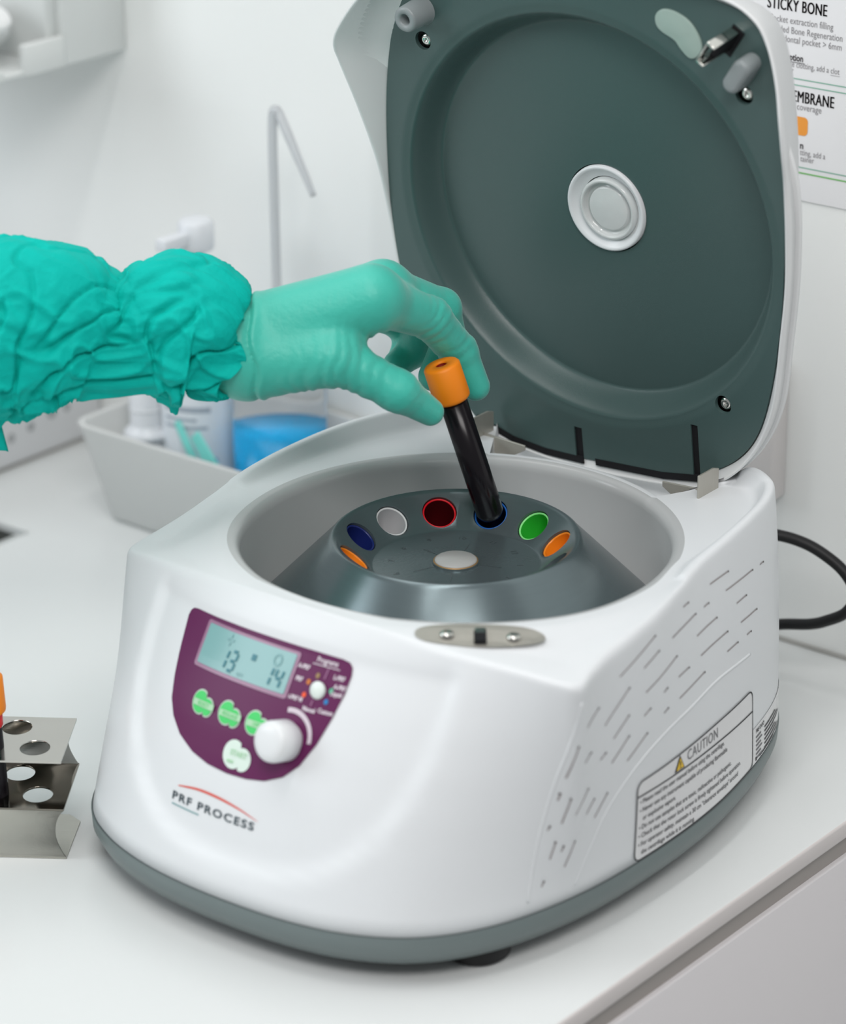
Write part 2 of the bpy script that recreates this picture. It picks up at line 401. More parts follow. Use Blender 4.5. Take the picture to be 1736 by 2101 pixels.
# display
F = Flat(); F.poly(rrect(-.0462, .0067, .1050, .1217, .0012), 0); o = pdecal(F, 'display_bezel', [M_bez], .0007)
F = Flat(); F.poly(rrect(-.0444, .0052, .1064, .1206, .0006), 0); o = pdecal(F, 'display_screen', [M_lcd], .0010); o['label'] = 'blue-green lit liquid crystal display'
F = Flat()
SEG = {'1': 'bc', '3': 'abgcd', '4': 'fgbc'}
def digit(F, ch, x, y, w, h):
    s = {'a': ((0, h), (w, h)), 'b': ((w, h), (w, h/2)), 'c': ((w, h/2), (w, 0)), 'd': ((0, 0), (w, 0)), 'e': ((0, 0), (0, h/2)), 'f': ((0, h/2), (0, h)), 'g': ((0, h/2), (w, h/2))}
    for k in SEG[ch]:
        (a, b), (c_, d) = s[k]; q = .00045; dx = np.sign(c_-a)*q; dy = np.sign(d-b)*q; sl = .10
        F.line([(x+a+dx+(b)*sl, y+b+dy), (x+c_-dx+(d)*sl, y+d-dy)], .00115, 0)
digit(F, '1', -.0318, .1078, .0028, .0068); digit(F, '3', -.0272, .1078, .0032, .0068)
digit(F, '1', -.0067, .1076, .0028, .0066); digit(F, '4', -.0018, .1076, .0032, .0066)
F.line([(-.0162, .1150), (-.0138, .1150)], .0022, 0)
for k in range(4):
    a = R(45+90*k) - R(45); F.line([(-.0300+.0007*math.cos(a), .1178+.0007*math.sin(a)), (-.0300+.0020*math.cos(a), .1178+.0020*math.sin(a))], .0007, 1)
F.line([(-.0030+.0019*math.cos(R(t)), .1168+.0019*math.sin(R(t))) for t in range(0, 360, 24)], .0007, 1, closed=True)
F.text('rpm', .0022, (-.0212, .1074), 1)
pdecal(F, 'display_digits', [M_lcdd, M_lcdf], .0013)
# keys: two joined circles each
def blob(cx_, cy_, r1, r2, dx, n=14):
    P = []
    for k in range(n+1): a = R(62+250*k/n); P.append((cx_+r1*math.cos(a), cy_+r1*math.sin(a)))
    for k in range(n+1): a = R(-108+222*k/n); P.append((cx_+dx+r2*math.cos(a), cy_-.0010+r2*math.sin(a)))
    return P
M_ring = mat('key_outline', (.55, .66, .56), .4, noise=.02)
for cx_, t in ((-.0356, 'SELECT'), (-.0200, 'REGLAGE'), (-.0048, 'OPEN')):
    F = Flat(); F.poly(blob(cx_, .0936, .0047, .0037, .0043), 1); F.add(blob(cx_, .0936, .0041, .0031, .0043), [tuple(range(30))], 0, lift=.0003)
    F.line([(cx_-.0034, .0932), (cx_+.0084, .0932)], .0023, 2, lift=.0006)
    F.text(t, .0020, (cx_+.0024, .09255), 0, align='CENTER', lift=.0008)
    o = pdecal(F, 'key', [M_green, M_ring, M_keyt]); o['label'] = 'green membrane key'
F = Flat(); F.poly(blob(-.0110, .0800, .0056, .0045, .0050), 0); F.text('START', .0030, (-.0082, .0797), 1, align='CENTER', lift=.0004, bold=.00006); F.line([(-.0135, .0772), (-.0100, .0772)], .0009, 1, lift=.0004)
o = pdecal(F, 'key', [M_keyw, M_keyt]); o['label'] = 'white start key with green lettering'
# knob
kc = on_front(.0132, .0915, 0, 0); kx = Matrix.Translation(kc) @ (Vector((-.05, -1, .30))).normalized().to_track_quat('Z', 'Y').to_matrix().to_4x4()
bm = bmesh.new(); lathe(bm, [(.0072, -.001), (.0078, .001), (.0087, .0016), (.0087, .0095), (.0083, .0113), (.0072, .0125), (.0046, .0131), (0, .0133)], 56, kx)
o = bobj('knob', bm, mat('knob_plastic', (.80, .82, .83), .32, noise=.01), panel); o['label'] = 'round white rotary knob'
F = Flat(); F.line([(.0125+.0112*math.cos(R(a)), .0918+.0104*math.sin(R(a))) for a in range(2, 112, 8)], .0018, 0); pdecal(F, 'knob_scale', [M_pwhite])
# programme selector
sc_ = on_front(.0203, .1112, 0, 0); sx_ = Matrix.Translation(sc_) @ (Vector((-.05, -1, .35))).normalized().to_track_quat('Z', 'Y').to_matrix().to_4x4()
bm = bmesh.new(); lathe(bm, [(.0036, 0), (.0038, .0009), (.0036, .0016), (.0025, .0021), (0, .0023)], 32, sx_)
o = bobj('selector_button', bm, mat('white_button', (.78, .86, .81), .3, noise=.01), panel); o['label'] = 'small white programme button'
F = Flat()
for (x, y), mi in zip(((.0178, .1158), (.0146, .1130), (.0146, .1084), (.0262, .1120), (.0256, .1080)), range(1, 6)):
    F.add([(x+.0010*math.cos(R(a)), y+.0010*math.sin(R(a))) for a in range(0, 360, 30)], [tuple(range(12))], mi)
F.text('Programs', .0027, (.0200, .1203), 0, align='CENTER', bold=.00008); F.line([(.0135, .1194), (.0268, .1194)], .0003, 0)
F.line([(.0213, .1152), (.0216, .1190)], .0007, 6); F.line([(.0195, .1073), (.0192, .1052)], .0007, 6)
for t, x, y, al in (('A-PRF', .0100, .1168, 'CENTER'), ('PRF', .0098, .1124, 'CENTER'), ('i-PRF M', .0112, .1058, 'CENTER'), ('Manual', .0190, .1032, 'CENTER'), ('Custom', .0268, .1038, 'CENTER'), ('L-PRF', .0278, .1160, 'CENTER'), ('A-PRF', .0295, .1130, 'CENTER'), ('Liquid', .0290, .1106, 'CENTER')):
    F.text(t, .0022, (x, y), 0, align=al, bold=.0001)
cols = [(.30, .19, .08), (.55, .16, .02), (.85, .09, .02), (.05, .42, .24), (.01, .20, .50)]
pdecal(F, 'programme_print', [M_pwhite] + [mat('dot_%d' % i, c_, .4, noise=.02) for i, c_ in enumerate(cols)] + [mat('faint_print', (.30, .12, .24), .4, noise=.02)])
# maker's mark
F = Flat(); F.text('PRF PROCESS', .0045, (-.0402, .0541), 0, sx=1.50, bold=.00010, spacing=1.20)
F.line([(-.0395, .0522), (-.0232, .0522)], .0005, 2)
arc = spline([(-.0375, .0600), (-.026, .0618), (-.0145, .0618), (-.003, .0605), (.0078, .0582)], 8); n = len(arc)
V = []; 
for i, p in enumerate(arc): wd = .0009*math.sin(math.pi*(.08+.92*i/(n-1))**.9)+.00008; V += [(p[0], p[1]+wd/2), (p[0], p[1]-wd/2)]
F.add(V, [(2*i, 2*i+1, 2*i+3, 2*i+2) for i in range(n-1)], 1)
o = F.cut(.004).build('maker_mark', lambda u, w, l: on_front(u, w, l, .0003), [mat('logo_dark', (.045, .07, .085), .5, noise=.05), mat('logo_red', (.72, .09, .06), .5, noise=.05), M_lcdf], cen)
o['label'] = 'dark printed maker name under a red arc'

# vents and side ridges
vents = [((.0349, .1262), (.0518, .1262)), ((.0483, .1185), (.0755, .1181)), ((.0843, .1171), (.0883, .117)), ((.0071, .1266), (.0128, .1266)), ((.0276, .1187), (.0324, .1188)), ((.0577, .1091), (.0678, .1092)), ((-.0052, .1178), (.0193, .119)), ((.0188, .109), (.0388, .1098)), ((.0611, .0989), (.0786, .0985)), ((-.0484, .1172), (-.0206, .1250)), ((-.0304, .1141), (-.0178, .1172)), ((.0214, .099), (.0478, .1)), ((.0464, .091), (.0572, .0913)), ((.0669, .0908), (.0715, .0908)), ((-.0291, .1027), (-.0016, .1083)), ((-.0009, .0983), (.0095, .0987)), ((-.0005, .0884), (.0243, .0905)), ((-.0143, .0968), (-.0111, .0978)), ((-.0595, .0996), (-.0414, .1097)), ((-.0746, .1052), (-.0648, .11)), ((-.0305, .0926), (-.0254, .0941)), ((-.0145, .0874), (-.0107, .0884)), ((-.0526, .0909), (-.0417, .0974)), ((-.0746, .0891), (-.0695, .0919)), ((-.0621, .085), (-.0578, .0868)), ((-.0841, .0854), (-.0804, .0992)), ((-.0535, .08), (-.0414, .0879)), ((-.0425, .0767), (-.0278, .0838)), ((-.0859, .0753), (-.0851, .0785)), ((-.0836, .064), (-.0811, .0752)), ((-.0779, .0664), (-.0699, .0753)), ((-.07, .0632), (-.0648, .0684)), ((-.0638, .059), (-.0555, .0672)), ((-.0887, .0619), (-.0876, .0637)), ((-.0868, .0478), (-.0849, .0556)), ((-.0823, .0502), (-.0813, .0527)), ((-.0798, .042), (-.076, .0532)), ((-.0896, .0356), (-.0884, .038))]
F = Flat()
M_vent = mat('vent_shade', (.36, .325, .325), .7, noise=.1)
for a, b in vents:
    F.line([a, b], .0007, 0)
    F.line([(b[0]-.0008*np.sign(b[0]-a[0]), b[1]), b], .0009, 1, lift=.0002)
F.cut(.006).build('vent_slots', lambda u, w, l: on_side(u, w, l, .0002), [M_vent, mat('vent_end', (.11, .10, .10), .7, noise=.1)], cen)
# side ridge lines (raised beads on the shell)
bm = bmesh.new()
for P in ([(-.0955, .030), (-.0925, .0535), (-.0887, .0753), (-.0848, .0956), (-.0806, .1190)], [(-.0720, .030), (-.0652, .0439), (-.055, .0583), (-.0382, .0698), (-.016, .0772), (.0123, .0800), (.039, .0818), (.0704, .0803)]):
    Q = [on_side(p[0], p[1], 0, -.0006) for p in spline(P, 8)]; tube(bm, Q, .0010, 8)
bobj('side_ridge', bm, M_shell, cen)

# caution label
F = Flat(); o2 = rrect(-.0345, .0712, .0249, .0628, .004)
F.poly(o2, 0); F.line(o2, .0007, 1, closed=True, lift=.0002); F.line([(-.0345, .0560), (.0712, .0522)], .0007, 1, lift=.0002)
F.text('CAUTION', .0068, (.0050, .0570), 2, rot=-.035, sx=.88, lift=.0002, spacing=1.1)
F.add([(-.0058, .0557), (.0026, .0554), (-.0013, .0625)], [(0, 1, 2)], 1, lift=.0002); F.add([(-.0047, .0562), (.0016, .0560), (-.0014, .0614)], [(0, 1, 2)], 3, lift=.0004)
F.text('!', .0044, (-.0015, .0567), 1, align='CENTER', lift=.0006, bold=.0001)
L_ = ['\u2022 Please read the user manual before using the centrifuge.', '\u2022 Never use any instrument capable of producing flammable', '   or explosive vapors.', '\u2022 Do not use samples that are toxic, radioactive or pathogenic.', '\u2022 Check that the rotor lock screw is firmly tightened before operation.', '\u2022 For operator safety, maintain a 30 cm "clearance envelope" around', '   the centrifuge while it is running.']
for i, t in enumerate(L_): F.text(t, .0031, (-.0325, .0520-.0041*i), 4, rot=-.03, sx=1.0, lift=.0002, bold=.00004)
o = F.cut(.008).build('caution_label', lambda u, w, l: on_side(u, w, l, .0003), [M_label, M_ink, M_greyink, mat('warning_yellow', (.80, .52, .02), .4, noise=.02), mat('label_text_ink', (.10, .10, .105), .5, noise=.1)], cen)
o['label'] = 'caution label with yellow warning triangle and black border'
# rating plate, wrapped round the rear corner
def on_rear(u, w, l=0.0, lift=.0003):
    phi = math.pi/2 + u
    r = float(RB(phi)); d = Vector((math.sin(phi), -math.cos(phi), 0)); h = BVH.ray_cast(Vector((d.x*.4, d.y*.4, w)), -d)
    n = h[1] if h[1].dot(d) > 0 else -h[1]
    return h[0] + n*(lift+l)
F = Flat(); F.poly([(.57, .0249), (1.05, .0249), (1.05, .0425), (.57, .0425)], 0)
V, f_ = text2d('PRF DUO', .0026, 7.0, bold=.00008); F.add([(x, y) for x, y in V], f_, 1, (.60, .0392), lift=.0002)
for i in range(6): F.line([(.60, .0372-.0021*i), (.645+.01*(i % 2), .0372-.0021*i)], .0009, 2, lift=.0002); F.line([(.68, .0372-.0021*i), (.80+.03*(i % 3), .0372-.0021*i)], .0009, 1, lift=.0002)
F.line([(.60, .0258), (.60, .0275)], .012, 1, lift=.0002); F.line([(.63, .0262), (.78, .0262)], .0010, 1, lift=.0002)
o = F.cut(.05).build('rating_plate', on_rear, [M_label, M_ink, M_greyink], cen); o['label'] = 'silver rating plate with fine black print'

# front latch plate (sits across the right front corner of the rim)
def on_top(x, y, l=0.0, lift=.0004):
    h = BVH.ray_cast(Vector((x, y, .3)), Vector((0, 0, -1))); return h[0]+Vector((0, 0, lift+l))
lc = Vector((.0728, -.0815)); la = Vector((.80, .60)).normalized(); lb = Vector((-la.y, la.x))
F = Flat(); P = []
for k in range(40):
    a = 2*math.pi*k/40; ca, sa = math.cos(a), math.sin(a); P.append((.0265*np.sign(ca)*abs(ca)**.85, .0083*np.sign(sa)*abs(sa)**.8))
F.poly(P, 0)
def lp(u, w, l):
    q = lc + la*u + lb*w; z = .1356 + .0006*math.cos(u*60) ; p = on_top(q.x, q.y, l, .0004); return Vector((p.x, p.y, max(p.z, .1340+l)))
ltc = F.cut(.004).build('latch_plate', lp, [M_steel], cen); ltc['label'] = 'oval steel latch plate with two screws'
pz = lp(0, 0, .0); SM = Matrix.Translation((lc.x, lc.y, pz.z)) @ Matrix.Rotation(math.atan2(la.y, la.x), 4, 'Z')
bm = bmesh.new(); prism(bm, [(-.0025, -.0068), (.0025, -.0068), (.0025, .0064), (-.0025, .0064)], -.001, .0007, SM)
prism(bm, [(-.0020, .0000), (.0020, .0000), (.0020, .0046), (-.0020, .0046)], 0, .0010, SM, 1)
bobj('latch_slot', bm, None, ltc, smooth=False, mats=[M_void, M_polish])
for u in (-.0135, .0135):
    p = lp(u, -.001, .0003); bm = bmesh.new(); lathe(bm, [(.0030, 0), (.0029, .0008), (.0018, .0014), (.0006, .0015), (0, .0010)], 20, Matrix.Translation(p)); bobj('screw', bm, M_polish, ltc)

# rotor
def rot_prof():
    return [(0, .1218), (.0105, .1218), (.0106, .1210), (.0365, .1204), (.0378, .1208), (.0520, .1325), (.0534, .1338), (.0544, .1340), (.0552, .1335), (.0562, .1322), (.0895, .0980), (.0905, .0960), (.0905, .0700), (.0800, .0650), (0, .0650)]
bm = bmesh.new(); lathe(bm, rot_prof()[::-1], 180)
rot = bobj('rotor', bm, M_rotor, cen); rot['label'] = 'grey anodised rotor with a ring of tube holes'
cut = bmesh.new(); HP = []
for k in range(12):
    az = R(46+30*k); rad = Vector((math.cos(az), math.sin(az), 0)); ax = (-rad*math.sin(R(38)) + Vector((0, 0, math.cos(R(38)))))
    c0 = rad*.0447+Vector((0, 0, .1268)); HP.append((c0, ax, 46+30*k))
    lathe(cut, [(0, -.036), (.0079, -.036), (.0079, .012), (0, .012)], 40, axis_mat(c0, ax))
cu_o = bobj('cutter', cut, M_rotor, cen)
md = rot.modifiers.new('b', 'BOOLEAN'); md.operation = 'DIFFERENCE'; md.object = cu_o; md.solver = 'EXACT'; md.use_self = True
evaluated(rot); bpy.data.objects.remove(cu_o, do_unlink=True)
try:
    rot.data.set_sharp_from_angle(angle=R(32))
except Exception: pass
bm = bmesh.new(); lathe(bm, [(0, .1228), (.0088, .1228), (.0094, .1222), (.0094, .1216)], 40); o = bobj('rotor_nut', bm, mat('hub_grey', (.42, .42, .41), .35, noise=.03), rot); o['label'] = 'pale grey centre disc'
bm = bmesh.new(); lathe(bm, [(.0094, .1216), (.0094, .12205), (.0099, .1220), (.0100, .1214)], 40); o = bobj('nut_ring', bm, mat('brass_ring', (.45, .26, .10), .4, metal=.6, noise=.1), rot)
# engraved position numbers and lines
bm_ = Flat()
for k in range(12):
    az = R(46+30*k); num = str((12 - (k-1)) if k >= 1 else 1)
    r0 = .0285; V, f_ = text2d(num, .0042, align='CENTER', bold=-.00002)
    bm_.add([(x, y-.0015) for x, y in V], f_, 0, (r0*math.cos(az-R(15)), r0*math.sin(az-R(15))), az-R(15)-math.pi/2)
for a in (20, 110, 170, 245, 300): bm_.line([(.0115*math.cos(R(a)), .0115*math.sin(R(a))), (.021*math.cos(R(a)), .021*math.sin(R(a)))], .0003, 0)
bm_.build('engraving', lambda u, w, l: Vector((u, w, .12105 - .0006*(math.hypot(u, w)-.0106)/.026 + .0001)), [mat('engraved_line', (.07, .09, .095), .5, noise=.1)], rot)

# ------------------------------------------------------------------ tube sleeves in the rotor
MZ = Matrix.Rotation(RZ, 4, 'Z')
sle = {46: ('orange', (.85, .24, .01), 'bright orange tube sleeve at the right end of the rotor'),
       76: ('green', (.03, .50, .04), 'green tube sleeve in the rotor, just right of the tube being inserted'),
       106: ('blue', (.02, .14, .50), 'blue-rimmed sleeve in the rotor that the black tube is entering'),
       136: ('red', (.75, .01, .02), 'red-rimmed tube sleeve at the back of the rotor'),
       166: ('white', (.62, .62, .63), 'white tube sleeve in the rotor, left of the red one'),
       196: ('navy', (.01, .02, .14), 'dark navy blue tube sleeve on the left side of the rotor'),
       226: ('orange', (.85, .24, .01), 'orange tube sleeve at the far left of the rotor, mostly hidden')}
for c0, ax, az in HP:
    if az not in sle: continue
    nm, col, lab = sle[az]
    M_ = MZ @ axis_mat(c0-ax*.0030, ax); t = empty('tube_sleeve'); t.matrix_world = M_
    tag(t, lab, 'tube sleeve', 'coloured tube sleeves seated in the rotor')
    mcol = mat('sleeve_'+nm, col, .35, noise=.03)
    rimc = {'green': (.25, .80, .25), 'white': (.75, .76, .76)}.get(nm, col)
    bm = bmesh.new(); lathe(bm, [(.0077, -.0015), (.0077, .0016), (.0075, .0021), (.0070, .0021), (.0068, .0016)], 44)
    bobj('rim', bm, mat('sleeve_rim_'+nm, rimc, .3, noise=.03), t)
    bm = bmesh.new(); lathe(bm, [(.0075, -.0015), (.0075, -.034), (0, -.0345)], 36); lathe(bm, [(.0068, .0016), (.0066, -.032), (0, -.0325)], 36)
    inner = {'red': (.10, .003, .006), 'blue': (.004, .012, .06)}.get(nm, col)  # red and blue cups: shade inside the sleeve put into the colour
    bobj('cup', bm, mat('sleeve_in_'+nm, inner, .4, noise=.03), t)

# ------------------------------------------------------------------ lid
b_ = -.15069
LIDM = Matrix(((1, 0, 0, 0), (0, math.sin(b_), -math.cos(b_), .1199), (0, math.cos(b_), math.sin(b_), .134), (0, 0, 0, 1)))   # x across, y up the lid, z towards the chamber side
liner_out = [(0, -.0045), (.0301, -.0022), (.0462, .0005), (.0542, .0033), (.0705, .0141), (.0814, .0279), (.0887, .0468), (.095, .0747), (.0993, .1039), (.1017, .1387), (.1027, .1614), (.1022, .1800), (.1010, .1956), (.0990, .2085), (.0962, .2180), (.0923, .2245), (.0857, .2292), (.0740, .2325), (.04, .239), (0, .2415), (-.04, .240), (-.072, .2345), (-.088, .2235), (-.0965, .2106), (-.1029, .1934), (-.1078, .1738), (-.1113, .1517), (-.1138, .1243), (-.1147, .0992), (-.1144, .0726), (-.110, .05), (-.101, .028), (-.09, .0125), (-.0771, .002), (-.0533, -.0045), (-.0363, -.0062), (-.0166, -.0055)]
rim_out = [(.0, -.0105, .0), (.030, -.0085, 0), (.0475, -.0062, 0), (.060, -.0005, 0), (.073, .0105, 0), (.0845, .027, 0), (.0925, .048, 0), (.0975, .078, 0), (.1015, .105, .0), (.1035, .130, .001), (.1050, .155, .003), (.1075, .172, .0080), (.1075, .188, .0092), (.1048, .2030, .0062), (.0995, .2180, .0030), (.0925, .2285, .0022), (.078, .2365, .004), (.04, .246, .010), (0, .251, .009), (-.05, .248, .011), (-.085, .235, .014), (-.106, .217, .0165), (-.1195, .2010, .0175), (-.1238, .192, .017), (-.1237, .183, .0145), (-.1200, .158, .009), (-.1168, .13, .004), (-.1160, .10, .0005), (-.1145, .075, 0), (-.110, .05, 0), (-.1015, .026, 0), (-.0895, .0100, 0), (-.0772, .0000, 0), (-.055, -.0078, 0), (-.03, -.0108, 0)]
LC = np.array((-.001, .1195))
def polar(P):
    Q = spline(P, 16, closed=True); a = np.arctan2(Q[:, 1]-LC[1], Q[:, 0]-LC[0]); r = np.hypot(Q[:, 0]-LC[0], Q[:, 1]-LC[1]); o_ = np.argsort(a)
    z = Q[o_, 2] if Q.shape[1] > 2 else r*0
    return a[o_], r[o_], z
la_, lr_, _ = polar(liner_out); ra_, rr_, rz_ = polar(rim_out)
RL = lambda t: np.interp(t, la_, lr_, period=2*np.pi); RO = lambda t: np.interp(t, ra_, rr_, period=2*np.pi); ZO = lambda t: np.interp(t, ra_, rz_, period=2*np.pi)
lid = None
bm = bmesh.new(); NT = 320; th = np.linspace(-np.pi, np.pi, NT, endpoint=False)
loops = []
def loop(rf, zf): loops.append([bm.verts.new((LC[0]+rf(t)*math.cos(t), LC[1]+rf(t)*math.sin(t), zf(t))) for t in th])
loop(lambda t: RL(t)*.5, lambda t: -.0225)
loop(lambda t: RL(t)-.0070, lambda t: -.0225)
loop(lambda t: RL(t)-.0012, lambda t: -.0040)
loop(lambda t: min(RL(t)+.0004, RO(t)-.0012), lambda t: -.0028)
loop(lambda t: min(RL(t)+.0006, RO(t)-.0010) if ZO(t) < .0005 else RL(t)+.0006, lambda t: -.0006)
loop(lambda t: RO(t)-.0016, lambda t: max(ZO(t)-.0010, -.0006))
loop(lambda t: RO(t)-.0012, lambda t: ZO(t)+.0004)
loop(lambda t: RO(t)-.0003, lambda t: ZO(t)+.0006)
loop(lambda t: RO(t)+.0002, lambda t: ZO(t)-.0002)
def BR(t):
    r = float(RO(t)); v_ = LC[1]+r*math.sin(t); k = float(ss((v_-.130)/.045)); return r*(1-k) + (min(r, float(RL(t))-.0005)-.0052*float(ss((v_-.140)/.055)))*k
loop(lambda t: BR(t)-.0004, lambda t: -.0058)
loop(lambda t: BR(t)-.0016, lambda t: -.0062)
loop(lambda t: BR(t)-.0016, lambda t: -.0070)
loop(lambda t: BR(t)+.0004, lambda t: -.0074)
loop(lambda t: BR(t)+.0006, lambda t: -.0100)
loop(lambda t: BR(t)-.0012, lambda t: -.0118)
loop(lambda t: BR(t)-.012, lambda t: -.0250)
loop(lambda t: BR(t)*.6, lambda t: -.0360)
for A_, B_ in zip(loops, loops[1:]):
    for k in range(NT): bm.faces.new([A_[k], A_[(k+1) % NT], B_[(k+1) % NT], B_[k]])
bm.faces.new(loops[0][::-1]); v = bm.verts.new((LC[0], LC[1], -.040))
for k in range(NT): bm.faces.new([loops[-1][k], loops[-1][(k+1) % NT], v])
bmesh.ops.recalc_face_normals(bm, faces=bm.faces)
lid = bobj('lid', bm, M_cream, cen); lid.matrix_local = LIDM; lid['label'] = 'open white lid with slate grey inner liner'
# liner
NR = 56; NT2 = 216; th2 = np.linspace(-np.pi, np.pi, NT2, endpoint=False)
def lheight(x, y):
    d = math.hypot(x+.0036, y-.1182)
    return -.0140*float(ss((.0985-d)/.0095)) - .0010*float(ss((.1035-d)/.006))
V = []; Fc = []
for t in th2:
    r1 = float(RL(t))
    dx_, dy_ = LC[0]+.0036, LC[1]-.1182; bq = dx_*math.cos(t)+dy_*math.sin(t); rq = -bq+math.sqrt(bq*bq-(dx_*dx_+dy_*dy_)+.0985**2)
    rads = list(np.linspace(.0213, rq-.0108, 14)) + list(np.linspace(rq-.0100, rq+.0008, 26)) + list(np.linspace(rq+.0014, rq+.0052, 6)) + list(np.linspace(rq+.0056, r1, 10)) if rq+.007 < r1 else list(np.linspace(.0213, rq-.0108, 14)) + list(np.linspace(rq-.0100, rq+.0008, 26)) + list(np.linspace(rq+.0010, r1, 16))
    for k in range(NR):
        r = rads[k]; x, y = LC[0]+r*math.cos(t), LC[1]+r*math.sin(t); V.append((x, y, lheight(x, y)))
for i in range(NT2):
    j = (i+1) % NT2
    for k in range(NR-1): Fc.append((i*NR+k, i*NR+k+1, j*NR+k+1, j*NR+k))
liner = mobj('inner_liner', V, Fc, M_liner, lid); liner['label'] = 'slate grey inner liner with round recess'
so = liner.modifiers.new('s', 'SOLIDIFY'); so.thickness = .002; so.offset = -1
cut = bmesh.new(); SC = [(-.0849, .1929), (.0845, .1926), (.0651, .0412)]
for x, y in SC: lathe(cut, [(0, -.0055), (.0042, -.0055), (.0045, .005), (0, .005)], 28, Matrix.Translation((x, y, 0)))
box(cut, -.0187, -.0142, -.010, .0108, -.0012, .004); box(cut, .0470, .0508, -.006, .0272, -.0012, .004)
cu_o = bobj('cutter', cut, M_void, lid)
md = liner.modifiers.new('b', 'BOOLEAN'); md.operation = 'DIFFERENCE'; md.object = cu_o; md.solver = 'EXACT'
evaluated(liner); bpy.data.objects.remove(cu_o, do_unlink=True)
try: liner.data.set_sharp_from_angle(angle=R(40))
except Exception: pass
# black gaps behind the slots and under the lower edge
bm = bmesh.new(); P = [(x, y) for x, y in zip([LC[0]+(float(RL(t))-.0012)*math.cos(t) for t in th2], [LC[1]+(float(RL(t))-.0012)*math.sin(t) for t in th2])]
for x0, x1, y1 in ((-.0187, -.0142, .0108), (.0470, .0508, .0272)): box(bm, x0, x1, -.0055 if x0 < 0 else .0000, y1, -.0013, -.0009)
for (a, b) in (((-.0765, .0008), (-.0552, -.0062)), ((-.0552, -.0062), (-.0363, -.0084)), ((-.0363, -.0084), (-.0145, -.0082)), ((-.0075, -.0072), (.030, -.0052)), ((.030, -.0052), (.0508, -.0018))):
    d = Vector((b[0]-a[0], b[1]-a[1])).normalized(); nrm = Vector((-d.y, d.x))
    prism(bm, [a, b, tuple(Vector(b)+nrm*.0034), tuple(Vector(a)+nrm*.0034)], -.0016, .0003)
o = bobj('slot_gap', bm, M_void, lid, smooth=False); o['label'] = 'black slots and gap along the lower edge'
# sight glass hub
H = Matrix.Translation((-.001, .1195, -.014))
bm = bmesh.new(); lathe(bm, [(.0210, -.0040), (.0206, .0002), (.0196, .0006), (.0185, -.0004), (.0150, -.0036), (.0145, -.0036)], 72, H)
hub = bobj('hub_ring', bm, M_hub, lid); hub['label'] = 'white ring round the sight glass'
H2 = Matrix.Translation((-.0005, .1188, -.014))
bm = bmesh.new(); lathe(bm, [(.0150, -.0050), (.0148, -.0008), (.0142, -.0001), (.0132, -.0001), (.0128, -.0008), (.0126, -.0026), (.0108, -.0030), (.0104, -.0016), (.0098, -.0014), (0, -.0014)], 64, H2)
o = bobj('sight_glass', bm, M_glass, hub); o['label'] = 'translucent white sight glass'
for x, y in SC:
    bm = bmesh.new(); lathe(bm, [(.0036, -.0050), (.0034, -.0034), (.0023, -.0022), (.0010, -.0020), (.0005, -.0030), (0, -.0030)], 20, Matrix.Translation((x+.0004, y-.0002, .0008)))
    o = bobj('screw', bm, M_polish, lid); o['label'] = 'recessed steel screw'
bm = bmesh.new(); lathe(bm, [(.0074, -.001), (.0064, .0015), (.0060, .0125), (.0054, .0135), (.0030, .0135), (.0026, .0125), (.0024, .006), (0, .006)], 36, Matrix.Translation((-.0835, .2075, 0)))
o = bobj('locating_peg', bm, mat('grey_peg_plastic', (.27, .30, .305), .35, noise=.03), lid); o['label'] = 'hollow grey locating peg'
# lid bumper pad, hook and housing at the upper right
bm = bmesh.new(); P = spline([(.0426, .2225), (.0462, .2256), (.0523, .2255), (.0593, .2222), (.0638, .2163), (.0651, .2104), (.0619, .2061), (.0583, .2055), (.0543, .2089), (.0514, .2124), (.0455, .2153), (.0427, .2182)], 6, closed=True)
prism(bm, [tuple(p) for p in P], -.0012, .0010)
o = bobj('bumper_pad', bm, mat('pale_pad', (.36, .47, .42), .35, noise=.06, nscale=160), lid, bevel=.0006); o['label'] = 'pale green-grey kidney shaped pad'
HB = Matrix.Translation((.0870, .2045, 0)) @ Matrix.Rotation(R(-35), 4, 'Z')
bm = bmesh.new(); prism(bm, rrect(-.0042, .0042, -.0085, .0085, .0040), -.002, .0110, HB)
o = bobj('hook_housing', bm, mat('grey_peg_plastic', (.27, .30, .305), .35), lid, bevel=.0022, seg=4); o['label'] = 'rounded grey housing beside the hook'
SB = Matrix.Translation((.0805, .2165, 0)) @ Matrix.Rotation(R(-35), 4, 'Z')
bm = bmesh.new(); prism(bm, [(-.0036, -.0075), (.0030, -.0075), (.0030, .0062), (-.0036, .0062)], -.0008, .0004, SB); o = bobj('hook_slot', bm, M_void, lid, smooth=False); o['label'] = 'black slot'
bm = bmesh.new()
for yy in (-.0052, .0050): prism(bm, [(-.0034, yy-.0006), (.0010, yy-.0006), (.0010, yy+.0006), (-.0034, yy+.0006)], -.0008, .0205, SB)
prism(bm, [(-.0034, -.0052), (-.0026, -.0052), (-.0026, .0050), (-.0034, .0050)], .0150, .0205, SB)
o = bobj('latch_hook', bm, M_polish, lid, bevel=.0003); o['label'] = 'bright steel latch hook'
bm = bmesh.new(); prism(bm, [(-.0020, -.0044), (.0008, -.0044), (.0008, .0042), (-.0020, .0042)], -.0008, .0120, SB); o = bobj('hook_core', bm, M_void, lid, smooth=False); o['label'] = 'black core of the hook'
